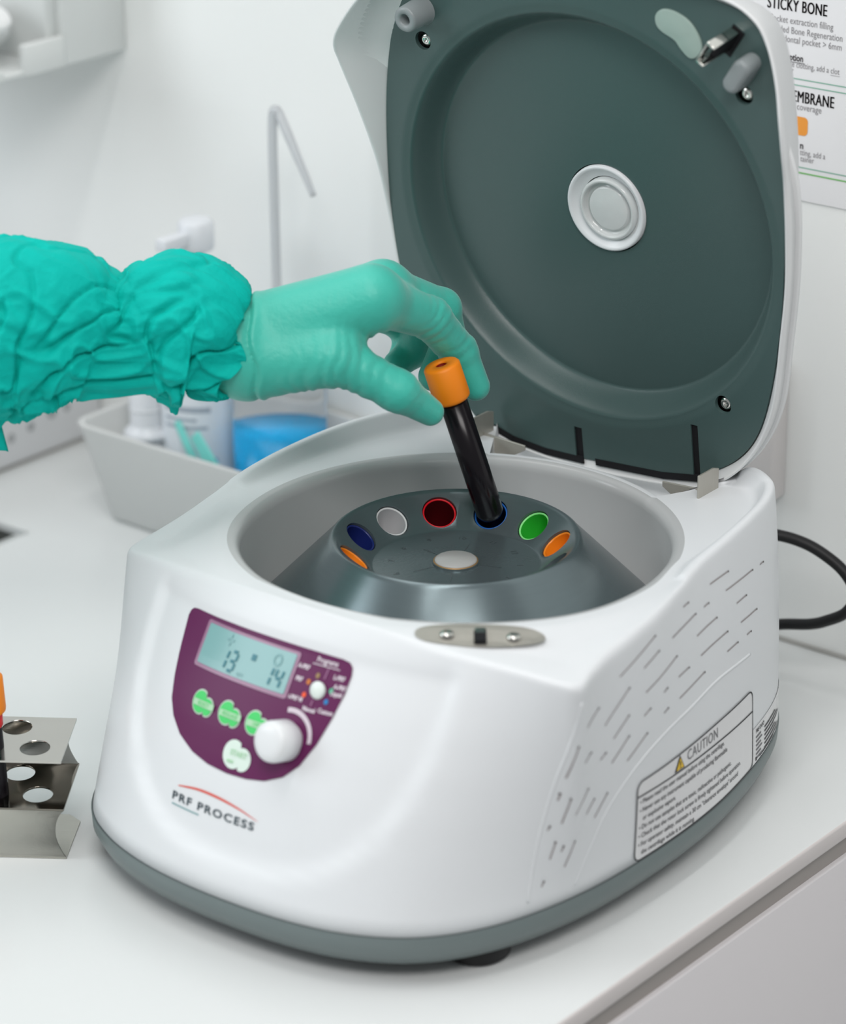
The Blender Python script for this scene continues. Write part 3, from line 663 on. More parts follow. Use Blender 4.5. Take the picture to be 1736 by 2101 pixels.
# hinge brackets
for sx in (1, -1):
    bm = bmesh.new()
    prism(bm, [(.098, .132), (.115, .132), (.115, .1435), (.1105, .1450), (.098, .1450)], .0630*sx-.0005, .0630*sx+.0005, Matrix(((0, 0, 1, 0), (1, 0, 0, 0), (0, 1, 0, 0), (0, 0, 0, 1))))
    x0, x1 = (.0385, .0625) if sx > 0 else (-.0625, -.0385)
    M_ = Matrix(((1, 0, 0, 0), (0, .35, 0, .1050), (0, 1, 0, .132), (0, 0, 1, 0)))
    P = [(x0, .0000), (x1, .0012), (x1, -.0135), (x1-.014, -.0135), (x1-.018, -.0060), (x0, -.0025)] if sx > 0 else [(x1, .0000), (x0, .0012), (x0, -.0135), (x0+.014, -.0135), (x0+.018, -.0060), (x1, -.0025)]
    bm2 = [bm.verts.new((p[0], .1065+.002*0, .134+p[1])) for p in P]; bm3 = [bm.verts.new((p[0], .1075, .134+p[1])) for p in P]
    n = len(P); bm.faces.new(bm2); bm.faces.new(bm3[::-1])
    for i in range(n): bm.faces.new([bm2[i], bm2[(i+1) % n], bm3[(i+1) % n], bm3[i]])
    bmesh.ops.recalc_face_normals(bm, faces=bm.faces)
    o = bobj('hinge_bracket', bm, M_steel, cen, smooth=False, bevel=.0003); o['label'] = 'steel hinge bracket'
#LID_END

# ------------------------------------------------------------------ blood tube held in the hand
M_orange = mat('orange_cap', (.95, .255, .004), .48, noise=.03, nscale=80)
M_orin = mat('cap_well', (.25, .008, .004), .5, noise=.05)
M_tube = mat('dark_blood_glass', (.006, .004, .006), .22, noise=.05, spec=.35)
def blood_tube(top, bot, label, rcap=.0084, rt=.0063, group=None, red=False, length=None):
    top, bot = Vector(top), Vector(bot); d = (top-bot).normalized()
    t = empty('blood_tube'); t.matrix_world = MZ @ axis_mat(bot, d); h = (top-bot).length
    tag(t, label, 'blood tube', group)
    bm = bmesh.new(); lathe(bm, [(0, 0), (rt*.45, .0004), (rt*.8, .0018), (rt, .0045), (rt, h-.012), (0, h-.012)], 40); bobj('glass_body', bm, M_tube, t)
    bm = bmesh.new(); c0 = h-.0178
    lathe(bm, [(rt+.0002, c0+.0005), (rcap-.0010, c0), (rcap-.0002, c0+.0008), (rcap, c0+.002), (rcap-.0001, h-.0012), (rcap-.0008, h-.0003), (rcap-.0018, h), (.0030, h), (.0027, h-.0005), (.0026, h-.003)], 48)
    bobj('cap', bm, M_orange, t)
    bm = bmesh.new(); lathe(bm, [(.0026, h-.0008), (.0025, h-.004), (0, h-.004)], 24); o = bobj('cap_well', bm, M_orin, t); o['label'] = 'dark red well in the top of the cap'
    if red:
        bm = bmesh.new(); lathe(bm, [(rt+.0003, h-.0245), (rt+.0006, h-.024), (rt+.0008, h-.0180), (rt, h-.0178)], 40); o = bobj('neck_band', bm, mat('red_band', (.70, .01, .015), .3, noise=.03), t)
    return t
blood_tube((-.0264, .0251, .2006), (-.0104, .0420, .1245), 'black blood tube with orange cap held by the gloved hand over the rotor')

# ------------------------------------------------------------------ person: gloved hand and gown sleeve
per = empty('person', (0, 0, 0), RZ); tag(per, "person's forearm reaching in from the left in green glove and gown, holding a tube", 'person')
def nets(Ff, org, h):
    """naive surface nets on a grid of signed distances"""
    s = Ff < 0; nx, ny, nz = Ff.shape
    idx = -np.ones((nx-1, ny-1, nz-1), int)
    acc = np.zeros((nx-1, ny-1, nz-1, 3)); cnt = np.zeros((nx-1, ny-1, nz-1))
    cor = [(i, j, k) for i in (0, 1) for j in (0, 1) for k in (0, 1)]
    sl = lambda c_: (slice(c_[0], nx-1+c_[0]), slice(c_[1], ny-1+c_[1]), slice(c_[2], nz-1+c_[2]))
    for a in cor:
        for ax in range(3):
            if a[ax] == 1: continue
            b = list(a); b[ax] = 1; fa, fb = Ff[sl(a)], Ff[sl(b)]; m = (fa < 0) != (fb < 0)
            t = np.where(m, fa/np.where(m, fa-fb, 1), 0)
            for q in range(3): acc[..., q] += m*(a[q] + (t if q == ax else 0))
            cnt += m
    act = cnt > 0; idx[act] = np.arange(act.sum()); I = np.argwhere(act)
    V = (I + acc[act]/cnt[act][:, None])*h + org
    Fc = []
    for ax in range(3):
        o1, o2 = (ax+1) % 3, (ax+2) % 3
        g = np.moveaxis(s, (ax, o1, o2), (0, 1, 2)); id2 = np.moveaxis(idx, (ax, o1, o2), (0, 1, 2))
        m = g[:-1, 1:-1, 1:-1] != g[1:, 1:-1, 1:-1]; P = np.argwhere(m)
        a, b, c_ = P[:, 0], P[:, 1]+1, P[:, 2]+1
        q = np.stack([id2[a, b-1, c_-1], id2[a, b, c_-1], id2[a, b, c_], id2[a, b-1, c_]], 1)
        fl = ~g[a, b, c_]; q[fl] = q[fl][:, ::-1]; Fc.append(q)
    Fc = np.concatenate(Fc); return V, Fc[(Fc >= 0).all(1)]
def smin(a, b, k): h = np.clip(.5+.5*(b-a)/k, 0, 1); return b*(1-h)+a*h-k*h*(1-h)
hh = .00095; org = np.array((-.135, -.075, .158)); n3 = (140, 170, 110)
gx, gy, gz = np.meshgrid(*[org[i]+hh*np.arange(n3[i]) for i in range(3)], indexing='ij'); GP = np.stack([gx, gy, gz], -1).astype(np.float32)
def cap_(a, b, r1, r2):
    a, b = np.array(a, np.float32), np.array(b, np.float32); ab = b-a; t = np.clip(((GP-a)@ab)/(ab@ab), 0, 1)
    return np.sqrt(((GP-a-t[..., None]*ab)**2).sum(-1)) - (r1+(r2-r1)*t)
def chain(P, rs, k=.003):
    f = None
    for i in range(len(P)-1):
        c_ = cap_(P[i], P[i+1], rs[i], rs[i+1]); f = c_ if f is None else smin(f, c_, k)
    return f
W0 = (-.1000, -.0560, .2180); W1 = (-.0873, -.0431, .2154)
idx_m = [(-.0867, -.0371, .2183), (-.0417, -.0045, .2360)]; idx_f = [(-.0417, -.0045, .2360), (-.0351, .0287, .2194), (-.0318, .0455, .1997), (-.0257, .0500, .1830)]
mid_m = [(-.0960, -.0250, .2125), (-.0522, .0171, .2327)]; mid_f = [(-.0522, .0171, .2327), (-.0452, .0505, .2161), (-.0480, .0606, .1968), (-.0525, .0537, .1811)]
rng_m = [(-.1020, -.0150, .2080), (-.0682, .0304, .2244)]; rng_f = [(-.0682, .0304, .2244), (-.0640, .0618, .2052), (-.0712, .0661, .1873), (-.0744, .0555, .1818)]
pky_m = [(-.1060, -.0080, .2030), (-.0853, .0412, .2125)]; pky_f = [(-.0853, .0412, .2125), (-.0802, .0652, .1988), (-.0785, .0705, .1888), (-.0800, .0640, .1800)]
thb_c = [(-.0790, -.0400, .2090), (-.0480, -.0230, .2130), (-.0262, -.0062, .1972), (-.0200, .0085, .1845)]
palm = cap_(idx_m[0], idx_m[1], .0175, .0150)
for P, r1, r2 in ((mid_m, .0165, .0125), (rng_m, .0150, .0112), (pky_m, .0135, .0105)): palm = smin(palm, cap_(P[0], P[1], r1, r2), .007)
palm = smin(palm, cap_(W0, W1, .0180, .0180), .008); palm = smin(palm, cap_((-.0873, -.0431, .2154), (-.0990, -.0230, .2090), .0170, .0150), .008)
palm = smin(palm, cap_((-.0800, -.0420, .2085), (-.0500, -.0240, .2130), .0150, .0118), .009)
palm = smin(palm, cap_((-.0540, -.0270, .2130), (-.0510, -.0110, .2210), .0095, .0095), .006)
thumb = chain(thb_c, (.0140, .0106, .0088, .0062), .004)
fi = chain(idx_f, (.0118, .0093, .0083, .0066), .003); fm_ = chain(mid_f, (.0108, .0088, .0080, .0068), .003)
fr = chain(rng_f, (.0100, .0084, .0078, .0066), .003); fp = chain(pky_f, (.0095, .0076, .0068, .0058), .003)
f = smin(palm, thumb, .0055)
fing = smin(smin(fi, fm_, .0012), smin(fr, fp, .0012), .0012)
f = smin(f, fing, .0055)
# glove folds: shallow ridges where the thin rubber bunches up
def ridges(c0, rad, d, wl, amp, warp=.9):
    global f
    c0 = np.array(c0, np.float32); d = np.array(d, np.float32); d /= np.linalg.norm(d); q = GP-c0; dist = np.sqrt((q**2).sum(-1)); m = np.clip(1-dist/rad, 0, 1)
    m = m*m*(3-2*m); ph_ = (q@d)/wl*2*np.pi + warp*np.sin(q[..., 0]*420)+warp*np.sin(q[..., 1]*350+1)+warp*np.cos(q[..., 2]*310)
    f = f + m*amp*1.1*(np.abs(np.sin(ph_/2))-.6)
ridges((-.0415, -.0210, .2080), .030, (.62, .48, -.10), .0056, -.0011, 1.3)
ridges((-.0560, -.0300, .2040), .026, (.80, .50, .10), .0060, -.0009, 1.5)
ridges((-.0440, -.0080, .2210), .018, (.75, .60, 0), .0042, -.0010)
ridges((-.0345, .0270, .2190), .017, (.20, .50, -.80), .0050, -.0013, 1.1)
ridges((-.0330, .0420, .2030), .016, (.40, .20, -.90), .0052, -.0012, 1.1)
ridges((-.0430, .0080, .2320), .016, (.1, .9, .3), .0060, -.0009, .8)
ridges((-.0250, -.0050, .1950), .014, (.45, .45, -.75), .0048, -.0007)
ridges((-.0850, -.0420, .2200), .020, (.75, .60, 0), .0110, -.0009, .6)
cr_ = ((GP-np.array((-.0840, -.0340, .2183), np.float32))@np.array((.78, .62, .10), np.float32)) + .0012*np.sin(GP[..., 2]*260)
f = f + .0013*np.exp(-(cr_/.0008)**2) - .0007*np.exp(-((cr_-.0024)/.0014)**2)
V, Fc = nets(f, org, hh)
M_glove = mat('green_nitrile', (.045, .50, .395), .46, noise=.05, nscale=60, bump=.22, bscale=420, sheen=.28, spec=.6)
gl = mobj('glove', V, Fc, M_glove, per); gl['label'] = 'mint green nitrile glove, thumb and fingers closed on the tube'
sm = gl.modifiers.new('s', 'SMOOTH'); sm.factor = .5; sm.iterations = 3; evaluated(gl)
for p in gl.data.polygons: p.use_smooth = True

# bare forearm inside the sleeve
bm = bmesh.new(); FA = spline([(-.2700, -.2450, .2260), (-.1908, -.1561, .2280), (-.1294, -.0867, .2248), (-.122, -.0802, .2214), (-.1096, -.065, .2210), (-.0960, -.0520, .2170)], 6)
tube(bm, FA, list(np.linspace(.0200, .0135, len(FA))), 24); o = bobj('forearm', bm, mat('skin', (.55, .33, .25), .5, noise=.05, sss=.1), per)

# gown sleeve
from mathutils import noise as mn
A_ = np.array([[-.2700, -.2450, .2275, .0410], [-.2300, -.2000, .2285, .0400], [-.1908, -.1561, .2287, .0392], [-.1718, -.1347, .2288, .0383], [-.1561, -.1154, .2298, .0374], [-.1476, -.1063, .2297, .0358], [-.138, -.0954, .2286, .033], [-.1294, -.0867, .2248, .0272], [-.122, -.0802, .2214, .0228], [-.116, -.0722, .2232, .0270], [-.1096, -.065, .2248, .0312], [-.1017, -.0565, .224, .0318], [-.0955, -.0518, .2215, .0290], [-.0905, -.0480, .2170, .0230], [-.0868, -.0445, .2150, .0195]])
SP = spline(A_, 16); ns = len(SP); na = 200; SV = []; arc_ = np.concatenate([[0], np.cumsum(np.linalg.norm(np.diff(SP[:, :3], axis=0), axis=1))])
ref = Vector((0, 0, 1))
def fold(s, a, p):
    q = Vector((math.cos(a), math.sin(a), s*20))
    w = mn.noise(q*.9+Vector((7, 3, 1)))
    g = Vector((q.x*.9+s*26, q.y*.9-s*20, q.z*.55+w*.8))
    big = mn.noise(g)*.0052
    c1 = mn.noise(g*1.7+Vector((w, 4, 2))); crease = -.0040*math.exp(-(c1/.07)**2)
    c2 = mn.noise(Vector((q.x*2.6-s*60+w, q.y*2.6+s*20, q.z*1.3+5))); ridge = .0026*max(0, 1-abs(c2)*4.5)
    c3 = mn.noise(Vector((q.x*5+w*2, q.y*5, q.z*3.4+9))); fine = .0010*max(0, 1-abs(c3)*4)
    up = .5+.5*math.sin(a); k = .35+.65*(1-up)**.7
    return big*(.7+.4*k) + (crease*1.25 + ridge*1.3)*k + fine*(.4+.6*k) + .0008
for i in range(ns):
    c0 = Vector(SP[i, :3]); r = SP[i, 3]
    t = (Vector(SP[min(i+1, ns-1), :3])-Vector(SP[max(i-1, 0), :3])).normalized(); x_ = t.cross(ref).normalized(); z_ = x_.cross(t).normalized()
    edge = ss((i-(ns-22))/21.0)
    for k in range(na):
        a = 2*math.pi*k/na; d = x_*math.cos(a)+z_*math.sin(a); s = arc_[i]
        dr = fold(s, a, c0+d*r) + edge*.0022*math.sin(7*a+2*math.sin(3*a))*mn.noise(Vector((a*3, 1, 2)))*2
        SV.append(c0+d*(r+dr) + t*(edge*.004*math.sin(5*a+1)))
SF = [(i*na+k, i*na+(k+1) % na, (i+1)*na+(k+1) % na, (i+1)*na+k) for i in range(ns-1) for k in range(na)]
# the hem turns in towards the wrist
b0 = len(SV); c0 = Vector(SP[-1, :3])-(Vector(SP[-1, :3])-Vector(SP[-4, :3])).normalized()*.006
for k in range(na): v_ = SV[(ns-1)*na+k]; SV.append(c0+(v_-Vector(SP[-1, :3]))*.80)
SF += [((ns-1)*na+k, (ns-1)*na+(k+1) % na, b0+(k+1) % na, b0+k) for k in range(na)]
M_gown = mat('teal_gown', (.001, .47, .40), .7, noise=.10, nscale=45, bump=.4, bscale=500, spec=.15)
sv = mobj('gown_sleeve', SV, SF, M_gown, per); sv['label'] = 'crumpled bright teal disposable gown sleeve'
# loose gown flap hanging at the left
bm = bmesh.new(); Q = []
for i in range(14):
    s = i/13; p = Vector((-.1660, -.1300, .2010)) + Vector((.012*s, .010*s, 0))
    Q.append([p+Vector((.002*math.sin(9*s), -.002*math.sin(7*s+j*.3), -.0024*j*(1+.1*math.sin(6*s)))) for j in range(12)])
vv = [[bm.verts.new(p) for p in row] for row in Q]
for i in range(13):
    for j in range(11): bm.faces.new([vv[i][j], vv[i+1][j], vv[i+1][j+1], vv[i][j+1]])
o = bobj('gown_flap', bm, M_gown, per); so = o.modifiers.new('s', 'SOLIDIFY'); so.thickness = .0006

# ------------------------------------------------------------------ steel tube rack at the left edge
rk = empty('tube_rack', (-.1043, -.1451, 0), 0); e1 = Vector((-.853, -.522, 0)); e2 = Vector((-.57, .82, 0)).normalized(); e1 = Vector((-e2.y, e2.x, 0))
rk.rotation_euler = (0, 0, math.atan2(e1.y, e1.x))            # local x runs along the rack, local y is -depth
tag(rk, 'folded steel tube rack with round holes at the left edge of the worktop', 'tube rack')
LEN = .125
# side profile (depth, height): base, bowed front, middle shelf, bowed back, top shelf
arc1 = spline([(.0005, .0006), (-.0004, .0070), (-.0006, .0135), (-.0002, .0200), (.0003, .0240)], 5)
arc2 = spline([(.0385, .0272), (.0378, .0330), (.0374, .0390), (.0376, .0450), (.0380, .0490)], 5)
def strip(P, n, mt=.0009, x0=0.0, x1=LEN):
    bm = bmesh.new(); P = [Vector(p) for p in P]; rws = []
    for i, p in enumerate(P):
        t = (P[min(i+1, len(P)-1)]-P[max(i-1, 0)]).normalized(); q = Vector((-t.y, t.x))*(mt/2)
        xe = x0+.0042*math.sin(math.pi*i/(len(P)-1)); rws.append([bm.verts.new((x, -(p.x+s*q.x), p.y+s*q.y)) for x in (xe, x1) for s in (1, -1)])
    for a, b in zip(rws, rws[1:]):
        for f_ in ((a[0], b[0], b[2], a[2]), (a[3], b[3], b[1], a[1]), (a[1], b[1], b[0], a[0]), (a[2], b[2], b[3], a[3])): bm.faces.new(f_)
    for a in (rws[0], rws[-1]): bm.faces.new([a[0], a[1], a[3], a[2]])
    bmesh.ops.recalc_face_normals(bm, faces=bm.faces); return bm
M_mir = mat('rack_steel', (.62, .60, .56), .13, metal=1.0, noise=.05, nscale=40, bump=.03, bscale=120)
M_sat = mat('rack_steel_satin', (.56, .55, .50), .34, metal=1.0, noise=.05, nscale=90, bump=.05, bscale=300, stretch=(1, 12, 1))
bobj('front_web', strip(arc1, 1), M_sat, rk); bobj('back_web', strip(arc2, 1), M_mir, rk)
bm = bmesh.new(); prism(bm, [(0, 0), (0, -.034), (.006, -.040), (LEN, -.040), (LEN, 0)], 0.0001, .0010); bobj('base_plate', bm, M_sat, rk, smooth=False, bevel=.0003)
for nm, z0, z1, mt in (('middle_shelf', .0240, .0268, mat('rack_steel_dark_reflection', (.24, .22, .19), .10, metal=1.0, noise=.08, nscale=40)), ('top_shelf', .0472, .0492, M_mir)):  # middle shelf steel darkened to stand in for the dark room it reflects
    bm = bmesh.new()
    for s in (0, 1): pass
    v_ = []
    for dz in (0, .0009):
        v_.append([bm.verts.new(p) for p in ((0, .0003, z0+dz), (LEN, .0003, z0+dz), (LEN, -.0388, z1+dz), (0, -.0388, z1+dz))])
    a, b = v_; bm.faces.new(a[::-1]); bm.faces.new(b)
    for i in range(4): bm.faces.new([a[i], a[(i+1) % 4], b[(i+1) % 4], b[i]])
    bmesh.ops.recalc_face_normals(bm, faces=bm.faces)
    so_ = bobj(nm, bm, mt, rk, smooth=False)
    cut = bmesh.new()
    for k in range(5): lathe(cut, [(0, z0-.01), (.0067, z0-.01), (.0067, z1+.01), (0, z1+.01)], 40, Matrix.Translation((.0136+.0225*k, -.0115, 0)))
    for k in range(4): lathe(cut, [(0, z0-.01), (.0067, z0-.01), (.0067, z1+.01), (0, z1+.01)], 40, Matrix.Translation((.0250+.0225*k, -.0292, 0)))
    cu_o = bobj('cutter', cut, mt, rk); md = so_.modifiers.new('b', 'BOOLEAN'); md.operation = 'DIFFERENCE'; md.object = cu_o; md.solver = 'EXACT'; evaluated(so_); bpy.data.objects.remove(cu_o, do_unlink=True)
# tube standing in the rack (only its right edge is in view)
MZi = MZ.inverted(); rk_m = Matrix.Translation((-.1043, -.1451, 0)) @ Matrix.Rotation(math.atan2(e1.y, e1.x), 4, 'Z')
bt = rk_m @ Vector((.0318, -.0122, .0016)); tp = rk_m @ Vector((.0342, -.0108, .0835))
blood_tube(MZi @ tp, MZi @ bt, 'black blood tube with orange cap and red neck standing in the steel rack', rt=.0058, red=True)

# ------------------------------------------------------------------ grey tray with bottles
tr = empty('tray', (0, 0, 0)); tag(tr, 'pale grey plastic tray holding bottles behind the centrifuge', 'tray')
def tray_loop(bm, x0, x1, y0, y1, r, z): return [bm.verts.new((x, y, z)) for x, y in rrect(x0, x1, y0, y1, r, 6)]
bm = bmesh.new(); zt = .058
LP = [tray_loop(bm, -.366, -.142, .1500, .2330, .006, .0002), tray_loop(bm, -.3705, -.138, .1475, .2350, .009, .0030), tray_loop(bm, -.3845, -.128, .1375, .2410, .012, zt-.001), tray_loop(bm, -.3848, -.1277, .1372, .2412, .012, zt), tray_loop(bm, -.3815, -.131, .1402, .2385, .010, zt), tray_loop(bm, -.3810, -.1315, .1407, .2380, .010, zt-.001), tray_loop(bm, -.3680, -.1405, .1500, .2330, .008, .0040), tray_loop(bm, -.3650, -.143, .1520, .2310, .006, .0030)]
for a, b in zip(LP, LP[1:]):
    for k in range(len(a)): bm.faces.new([a[k], a[(k+1) % len(a)], b[(k+1) % len(a)], b[k]])
bm.faces.new(LP[0][::-1]); bm.faces.new(LP[-1])
bmesh.ops.recalc_face_normals(bm, faces=bm.faces)
bobj('tray_shell', bm, mat('grey_tray_plastic', (.60, .61, .60), .45, noise=.02, nscale=20), tr)

FZ = .0032
wb = empty('wash_bottle', (-.2770, .193, FZ)); tag(wb, 'clear squeeze wash bottle of blue liquid with a bent spout tube', 'bottle')
M_clear = mat('clear_polythene', (.96, .98, 1.0), .10, noise=.005, trans=1.0, ior=1.08)
bm = bmesh.new(); lathe(bm, [(.022, 0), (.0252, .002), (.0259, .006), (.0259, .084), (.0240, .096), (.0180, .106), (.0115, .110), (.0115, .118)], 48); bobj('bottle_body', bm, M_clear, wb)
bm = bmesh.new(); lathe(bm, [(0, .0015), (.022, .0015), (.0246, .004), (.0252, .007), (.0252, .0600), (0, .0600)], 48); o = bobj('blue_liquid', bm, mat('blue_liquid', (.0, .36, .72), .25, noise=.03), wb); o['label'] = 'bright blue liquid'
bm = bmesh.new(); lathe(bm, [(.0118, .114), (.0122, .116), (.0122, .126), (.0105, .130), (.0045, .136), (0, .136)], 32); bobj('screw_cap', bm, mat('white_cap', (.72, .74, .76), .35, noise=.02), wb)
bm = bmesh.new(); Q = spline([(.0005, .0, .132), (.0005, 0, .19), (.0008, 0, .2300), (.0035, 0, .2385), (.0095, 0, .2300), (.0285, 0, .1960)], 8); tube(bm, Q, [.0026]*(len(Q)-8)+list(np.linspace(.0026, .0016, 8)), 12)
bobj('spout_tube', bm, mat('spout_plastic', (.72, .74, .76), .3, noise=.02, trans=.5), wb)

pb = empty('pump_bottle', (-.3340, .192, FZ)); tag(pb, 'white pump dispenser bottle with printed label standing in the tray', 'bottle')
bm = bmesh.new(); lathe(bm, [(0, 0), (.0225, 0), (.0240, .002), (.0242, .006), (.0242, .088), (.0225, .100), (.0140, .112), (.0105, .115), (.0105, .120)], 44); bobj('bottle_body', bm, mat('white_bottle', (.70, .75, .79), .3, noise=.02, trans=.15), pb)
bm = bmesh.new(); lathe(bm, [(.0112, .116), (.0118, .118), (.0118, .130), (.0060, .133), (.0045, .134), (.0045, .150), (.0095, .1515), (.0100, .153), (.0100, .166), (.0080, .1685), (0, .169)], 32); box(bm, -.004, .004, -.028, .0, .156, .163); o = bobj('pump_head', bm, mat('pump_plastic', (.70, .72, .75), .35, noise=.02), pb, bevel=.0008)
F = Flat(); F.poly([(-.022, .020), (.022, .020), (.022, .074), (-.022, .074)], 0)
for i, (w0, w1, zz, th_) in enumerate(((-.016, .012, .066, .0032), (-.016, .004, .060, .0018), (-.016, .010, .0555, .0018), (-.016, .015, .034, .007), (-.016, .006, .026, .0020))): F.line([(w0, zz), (w1, zz)], th_, 1 if i != 3 else 2, lift=.0002)
F.cut(.004).build('label', lambda u, w, l: Vector((.02425*math.sin(u/.0243+.45), -.02425*math.cos(u/.0243+.45), w))*1.0 + Vector((math.sin(u/.0243+.45), -math.cos(u/.0243+.45), 0))*(.0002+l), [mat('bottle_label', (.72, .76, .80), .4, noise=.02), mat('label_grey', (.35, .40, .46), .5, noise=.05), mat('label_blue', (.10, .30, .50), .5, noise=.05)], pb)

wv = empty('flared_bottle', (-.3715, .178, FZ)); 
bm = bmesh.new(); lathe(bm, [(0, .044), (.0130, .044), (.0135, .0455), (.0128, .0475), (.0098, .0500), (.0095, .052), (.0095, .098), (.008, .102), (0, .102)], 36)
lathe(bm, [(0, 0), (.0100, 0), (.0105, .001), (.0105, .044), (0, .0441)], 36)
bobj('bottle_body', bm, mat('pump_plastic', (.70, .72, .75), .35), wv); tag(wv, 'slim white plastic bottle with a flared collar in the left tray corner', 'bottle')
wv.location = (-.3560, .1700, FZ)
bm = bmesh.new(); lathe(bm, [(.0096, .0600), (.0099, .0602), (.0099, .0612), (.0096, .0614)], 36); bobj('collar_ring', bm, mat('white_cap', (.72, .74, .76), .35), wv)
# turquoise sachets leaning in the tray
M_sach = mat('turquoise_film', (.18, .62, .56), .35, noise=.15, nscale=60)
for p, q, w, lab in (((-.3310, .168, .0615), (-.2930, .158, .0200), .0075, 'narrow turquoise applicator leaning against the pump bottle'), ((-.3120, .162, .0600), (-.2830, .1560, .0330), .0120, 'wide turquoise sachet lying beside the blue bottle')):
    p, q = Vector(p), Vector(q); d = (q-p).normalized(); s_ = Vector((d.z, 0, -d.x)).normalized()*w/2; nrm = d.cross(s_).normalized()*.0008
    bm = bmesh.new(); A1 = [bm.verts.new(v_) for v_ in (p-s_*.6-nrm, p+s_*.6-nrm, q+s_-nrm, q-s_-nrm)]; B1 = [bm.verts.new(v_) for v_ in (p-s_*.6+nrm, p+s_*.6+nrm, q+s_+nrm, q-s_+nrm)]
    bm.faces.new(A1[::-1]); bm.faces.new(B1)
    for i in range(4): bm.faces.new([A1[i], A1[(i+1) % 4], B1[(i+1) % 4], B1[i]])
    bmesh.ops.recalc_face_normals(bm, faces=bm.faces)
    tag(bobj('applicator', bm, M_sach, None, smooth=False, bevel=.0004), lab, 'applicator', 'turquoise plastic pieces in the tray')
bm = bmesh.new(); box(bm, -.326, -.304, .1520, .1660, .0032, .0330); tag(bobj('small_box', bm, mat('blue_grey_box', (.28, .38, .45), .5, noise=.25, nscale=120), None, smooth=False, bevel=.0008), 'small blue-grey printed carton in the tray by the pump bottle', 'box')

# ------------------------------------------------------------------ white appliance at the left, against the wall
ap = empty('appliance', (0, 0, 0)); tag(ap, 'low white appliance with a row of faint grey buttons beside the tray', 'appliance')
bm = bmesh.new(); box(bm, -.62, -.4665, .030, .243, .0022, .0720); bobj('housing', bm, mat('appliance_white', (.66, .665, .68), .4, noise=.02), ap, bevel=.003, seg=3)
bm = bmesh.new(); box(bm, -.615, -.4700, .034, .240, 0, .0024); bobj('plinth', bm, M_gap, ap, smooth=False)
M_btn = mat('faint_button', (.36, .37, .38), .5, noise=.05)
for y_, z_, r_ in ((.150, .0170, .0034), (.168, .0200, .0030), (.184, .0225, .0030), (.2015, .0262, .0036), (.2140, .0262, .0028)):
    bm = bmesh.new(); lathe(bm, [(0, .0006), (r_*.8, .0006), (r_, .0002), (r_, 0)], 18, Matrix.Translation((-.4665, y_, z_)) @ Matrix.Rotation(R(90), 4, 'Y')); bobj('button', bm, M_btn if r_ != .0028 else M_btn, ap)
bm = bmesh.new(); box(bm, -.4666, -.4661, .170, .205, .0395, .0430); bobj('printed_strip', bm, M_btn, ap, smooth=False)

# ------------------------------------------------------------------ dispenser on the wall
dp = empty('glove_dispenser', (0, 0, 0)); tag(dp, 'pale grey wall dispenser with crumpled white tissue, at the upper left', 'dispenser')
M_disp = mat('dispenser_grey', (.70, .72, .71), .4, noise=.02)
bm = bmesh.new(); box(bm, -.60, -.4330, .1960, .2448, .2405, .42); bobj('back_box', bm, M_disp, dp, bevel=.002)
bm = bmesh.new(); box(bm, -.60, -.4350, .120, .1962, .2405, .2440); box(bm, -.4385, -.4330, .1660, .1962, .2405, .2580); box(bm, -.4385, -.4330, .1200, .1500, .2405, .2470); box(bm, -.60, -.4390, .1880, .1962, .244, .42); bobj('front_tray', bm, mat('dispenser_white', (.70, .72, .71), .4, noise=.02), dp, bevel=.001)
bm = bmesh.new(); bmesh.ops.create_icosphere(bm, subdivisions=4, radius=1)
for v_ in bm.verts: 
    p = v_.co.copy(); v_.co = Vector((-.470+p.x*.028*(1+.3*mn.noise(p*2)), .152+p.y*.030, .266+p.z*.014*(1+.9*mn.noise(p*1.7+Vector((3, 1, 2))))))
tag(bobj('tissue', bm, mat('white_tissue', (.82, .83, .83), .8, noise=.02)), 'crumpled white tissue sticking out of the wall dispenser', 'tissue')

bm = bmesh.new(); tube(bm, [(-.79, .2440, .0006), (.1460, .2440, .0006)], .0013, 8); tag(bobj('trim_1', bm, mat('sealant', (.38, .38, .36), .6, noise=.05)), kind='structure')
# ------------------------------------------------------------------ poster on the wall
ps = empty('poster', (0, .2447, 0)); tag(ps, 'printed white wall poster with black headings and green rules behind the lid', 'poster')
M_paper = mat('poster_paper', (.80, .80, .81), .35, noise=.01)
bm = bmesh.new(); box(bm, -.030, .170, -.0006, 0, .2325, .45); bobj('sheet', bm, M_paper, ps, smooth=False)
F = Flat(); hd = .0079
[F.text('STICKY BONE', hd, (-.0046+q, .3233), 0, sx=.645, spacing=1.06) for q in (-.00016, 0, .00016)]
F.text('- Socket extraction filling', .0046, (-.0050, .3173), 1, sx=.80); F.text('- Guided Bone Regeneration', .0046, (-.0050, .3126), 1, sx=.80); F.text('- Periodontal pocket > 6mm', .0046, (-.0050, .3083), 1, sx=.80)
F.text('ss option', .0046, (.0030, .2999), 0, sx=.80, bold=.00010); F.line([(.0030, .2991), (.0176, .2991)], .0003, 0)
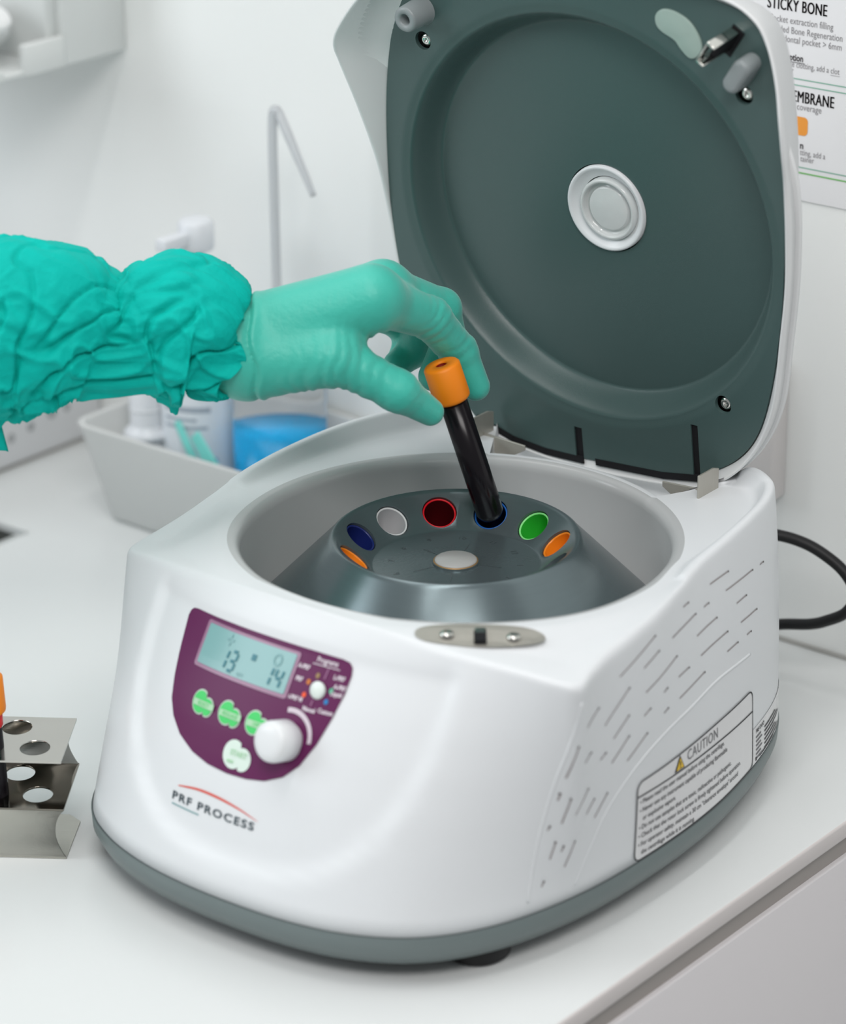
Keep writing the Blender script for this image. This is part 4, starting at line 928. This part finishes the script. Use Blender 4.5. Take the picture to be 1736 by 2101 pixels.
F.text('te the clotting, add a clot', .0041, (.0042, .2968), 1, sx=.78); F.text('ner', .0041, (.0058, .2938), 1); F.line([(.0318, .2959), (.0370, .2959)], .0002, 1)
for z_, w_, mi in ((.2914, .0005, 2), (.2884, .0005, 2), (.2488, .0005, 2), (.2461, .0007, 3)): F.line([(-.028, z_), (.165, z_)], w_, mi)
[F.text('MEMBRANE', hd, (.0072+q, .2803), 0, sx=.645, spacing=1.06) for q in (-.00016, 0, .00016)]
F.text('coverage', .0046, (.0139, .2767), 1, sx=.84)
F.poly(rrect(-.002, .0206, .2644, .2734, .0022, 4), 4)
F.text('n', .0046, (.0165, .2580), 0, bold=.00010); F.text('tting, add a', .0041, (.0168, .2549), 1, sx=.78); F.text('tainer', .0041, (.0172, .2518), 1, sx=.80)
o = F.build('print', lambda u, w, l: Vector((u, -.0008-l, w)), [mat('heading_ink', (.03, .025, .03), .5, noise=.05), mat('body_ink', (.26, .25, .26), .5, noise=.05), mat('rule_green', (.22, .45, .34), .5, noise=.05), mat('rule_bright_green', (.18, .50, .14), .5, noise=.05), mat('orange_print', (.85, .33, .05), .5, noise=.03)], ps)

# ------------------------------------------------------------------ plate on the wall behind the lid, and the mains cable
wp = empty('wall_plate', (0, .2449, 0)); tag(wp, 'flat white plastic box fixed to the wall behind the lid hinge', 'wall box')
bm = bmesh.new(); box(bm, -.060, .0160, -.0140, 0, .0785, .150); bobj('cover', bm, mat('ivory_plastic', (.70, .67, .66), .4, noise=.01), wp, bevel=.002, seg=3)
bm = bmesh.new(); Q = spline([(.020, .1480, .0830), (.030, .172, .0870), (.044, .190, .0830), (.0580, .196, .0800), (.0700, .199, .0745), (.0795, .200, .0680), (.0850, .2005, .0585), (.0805, .200, .0483), (.0700, .200, .0410), (.0600, .2005, .0362), (.0400, .2010, .0300), (.020, .203, .0180), (-.010, .206, .0060), (-.05, .208, .0030), (-.09, .212, .0030)], 8)
tube(bm, Q, .0028, 16); tag(bobj('power_cable', bm, M_black), 'thick black mains cable looping out behind the centrifuge', 'cable')
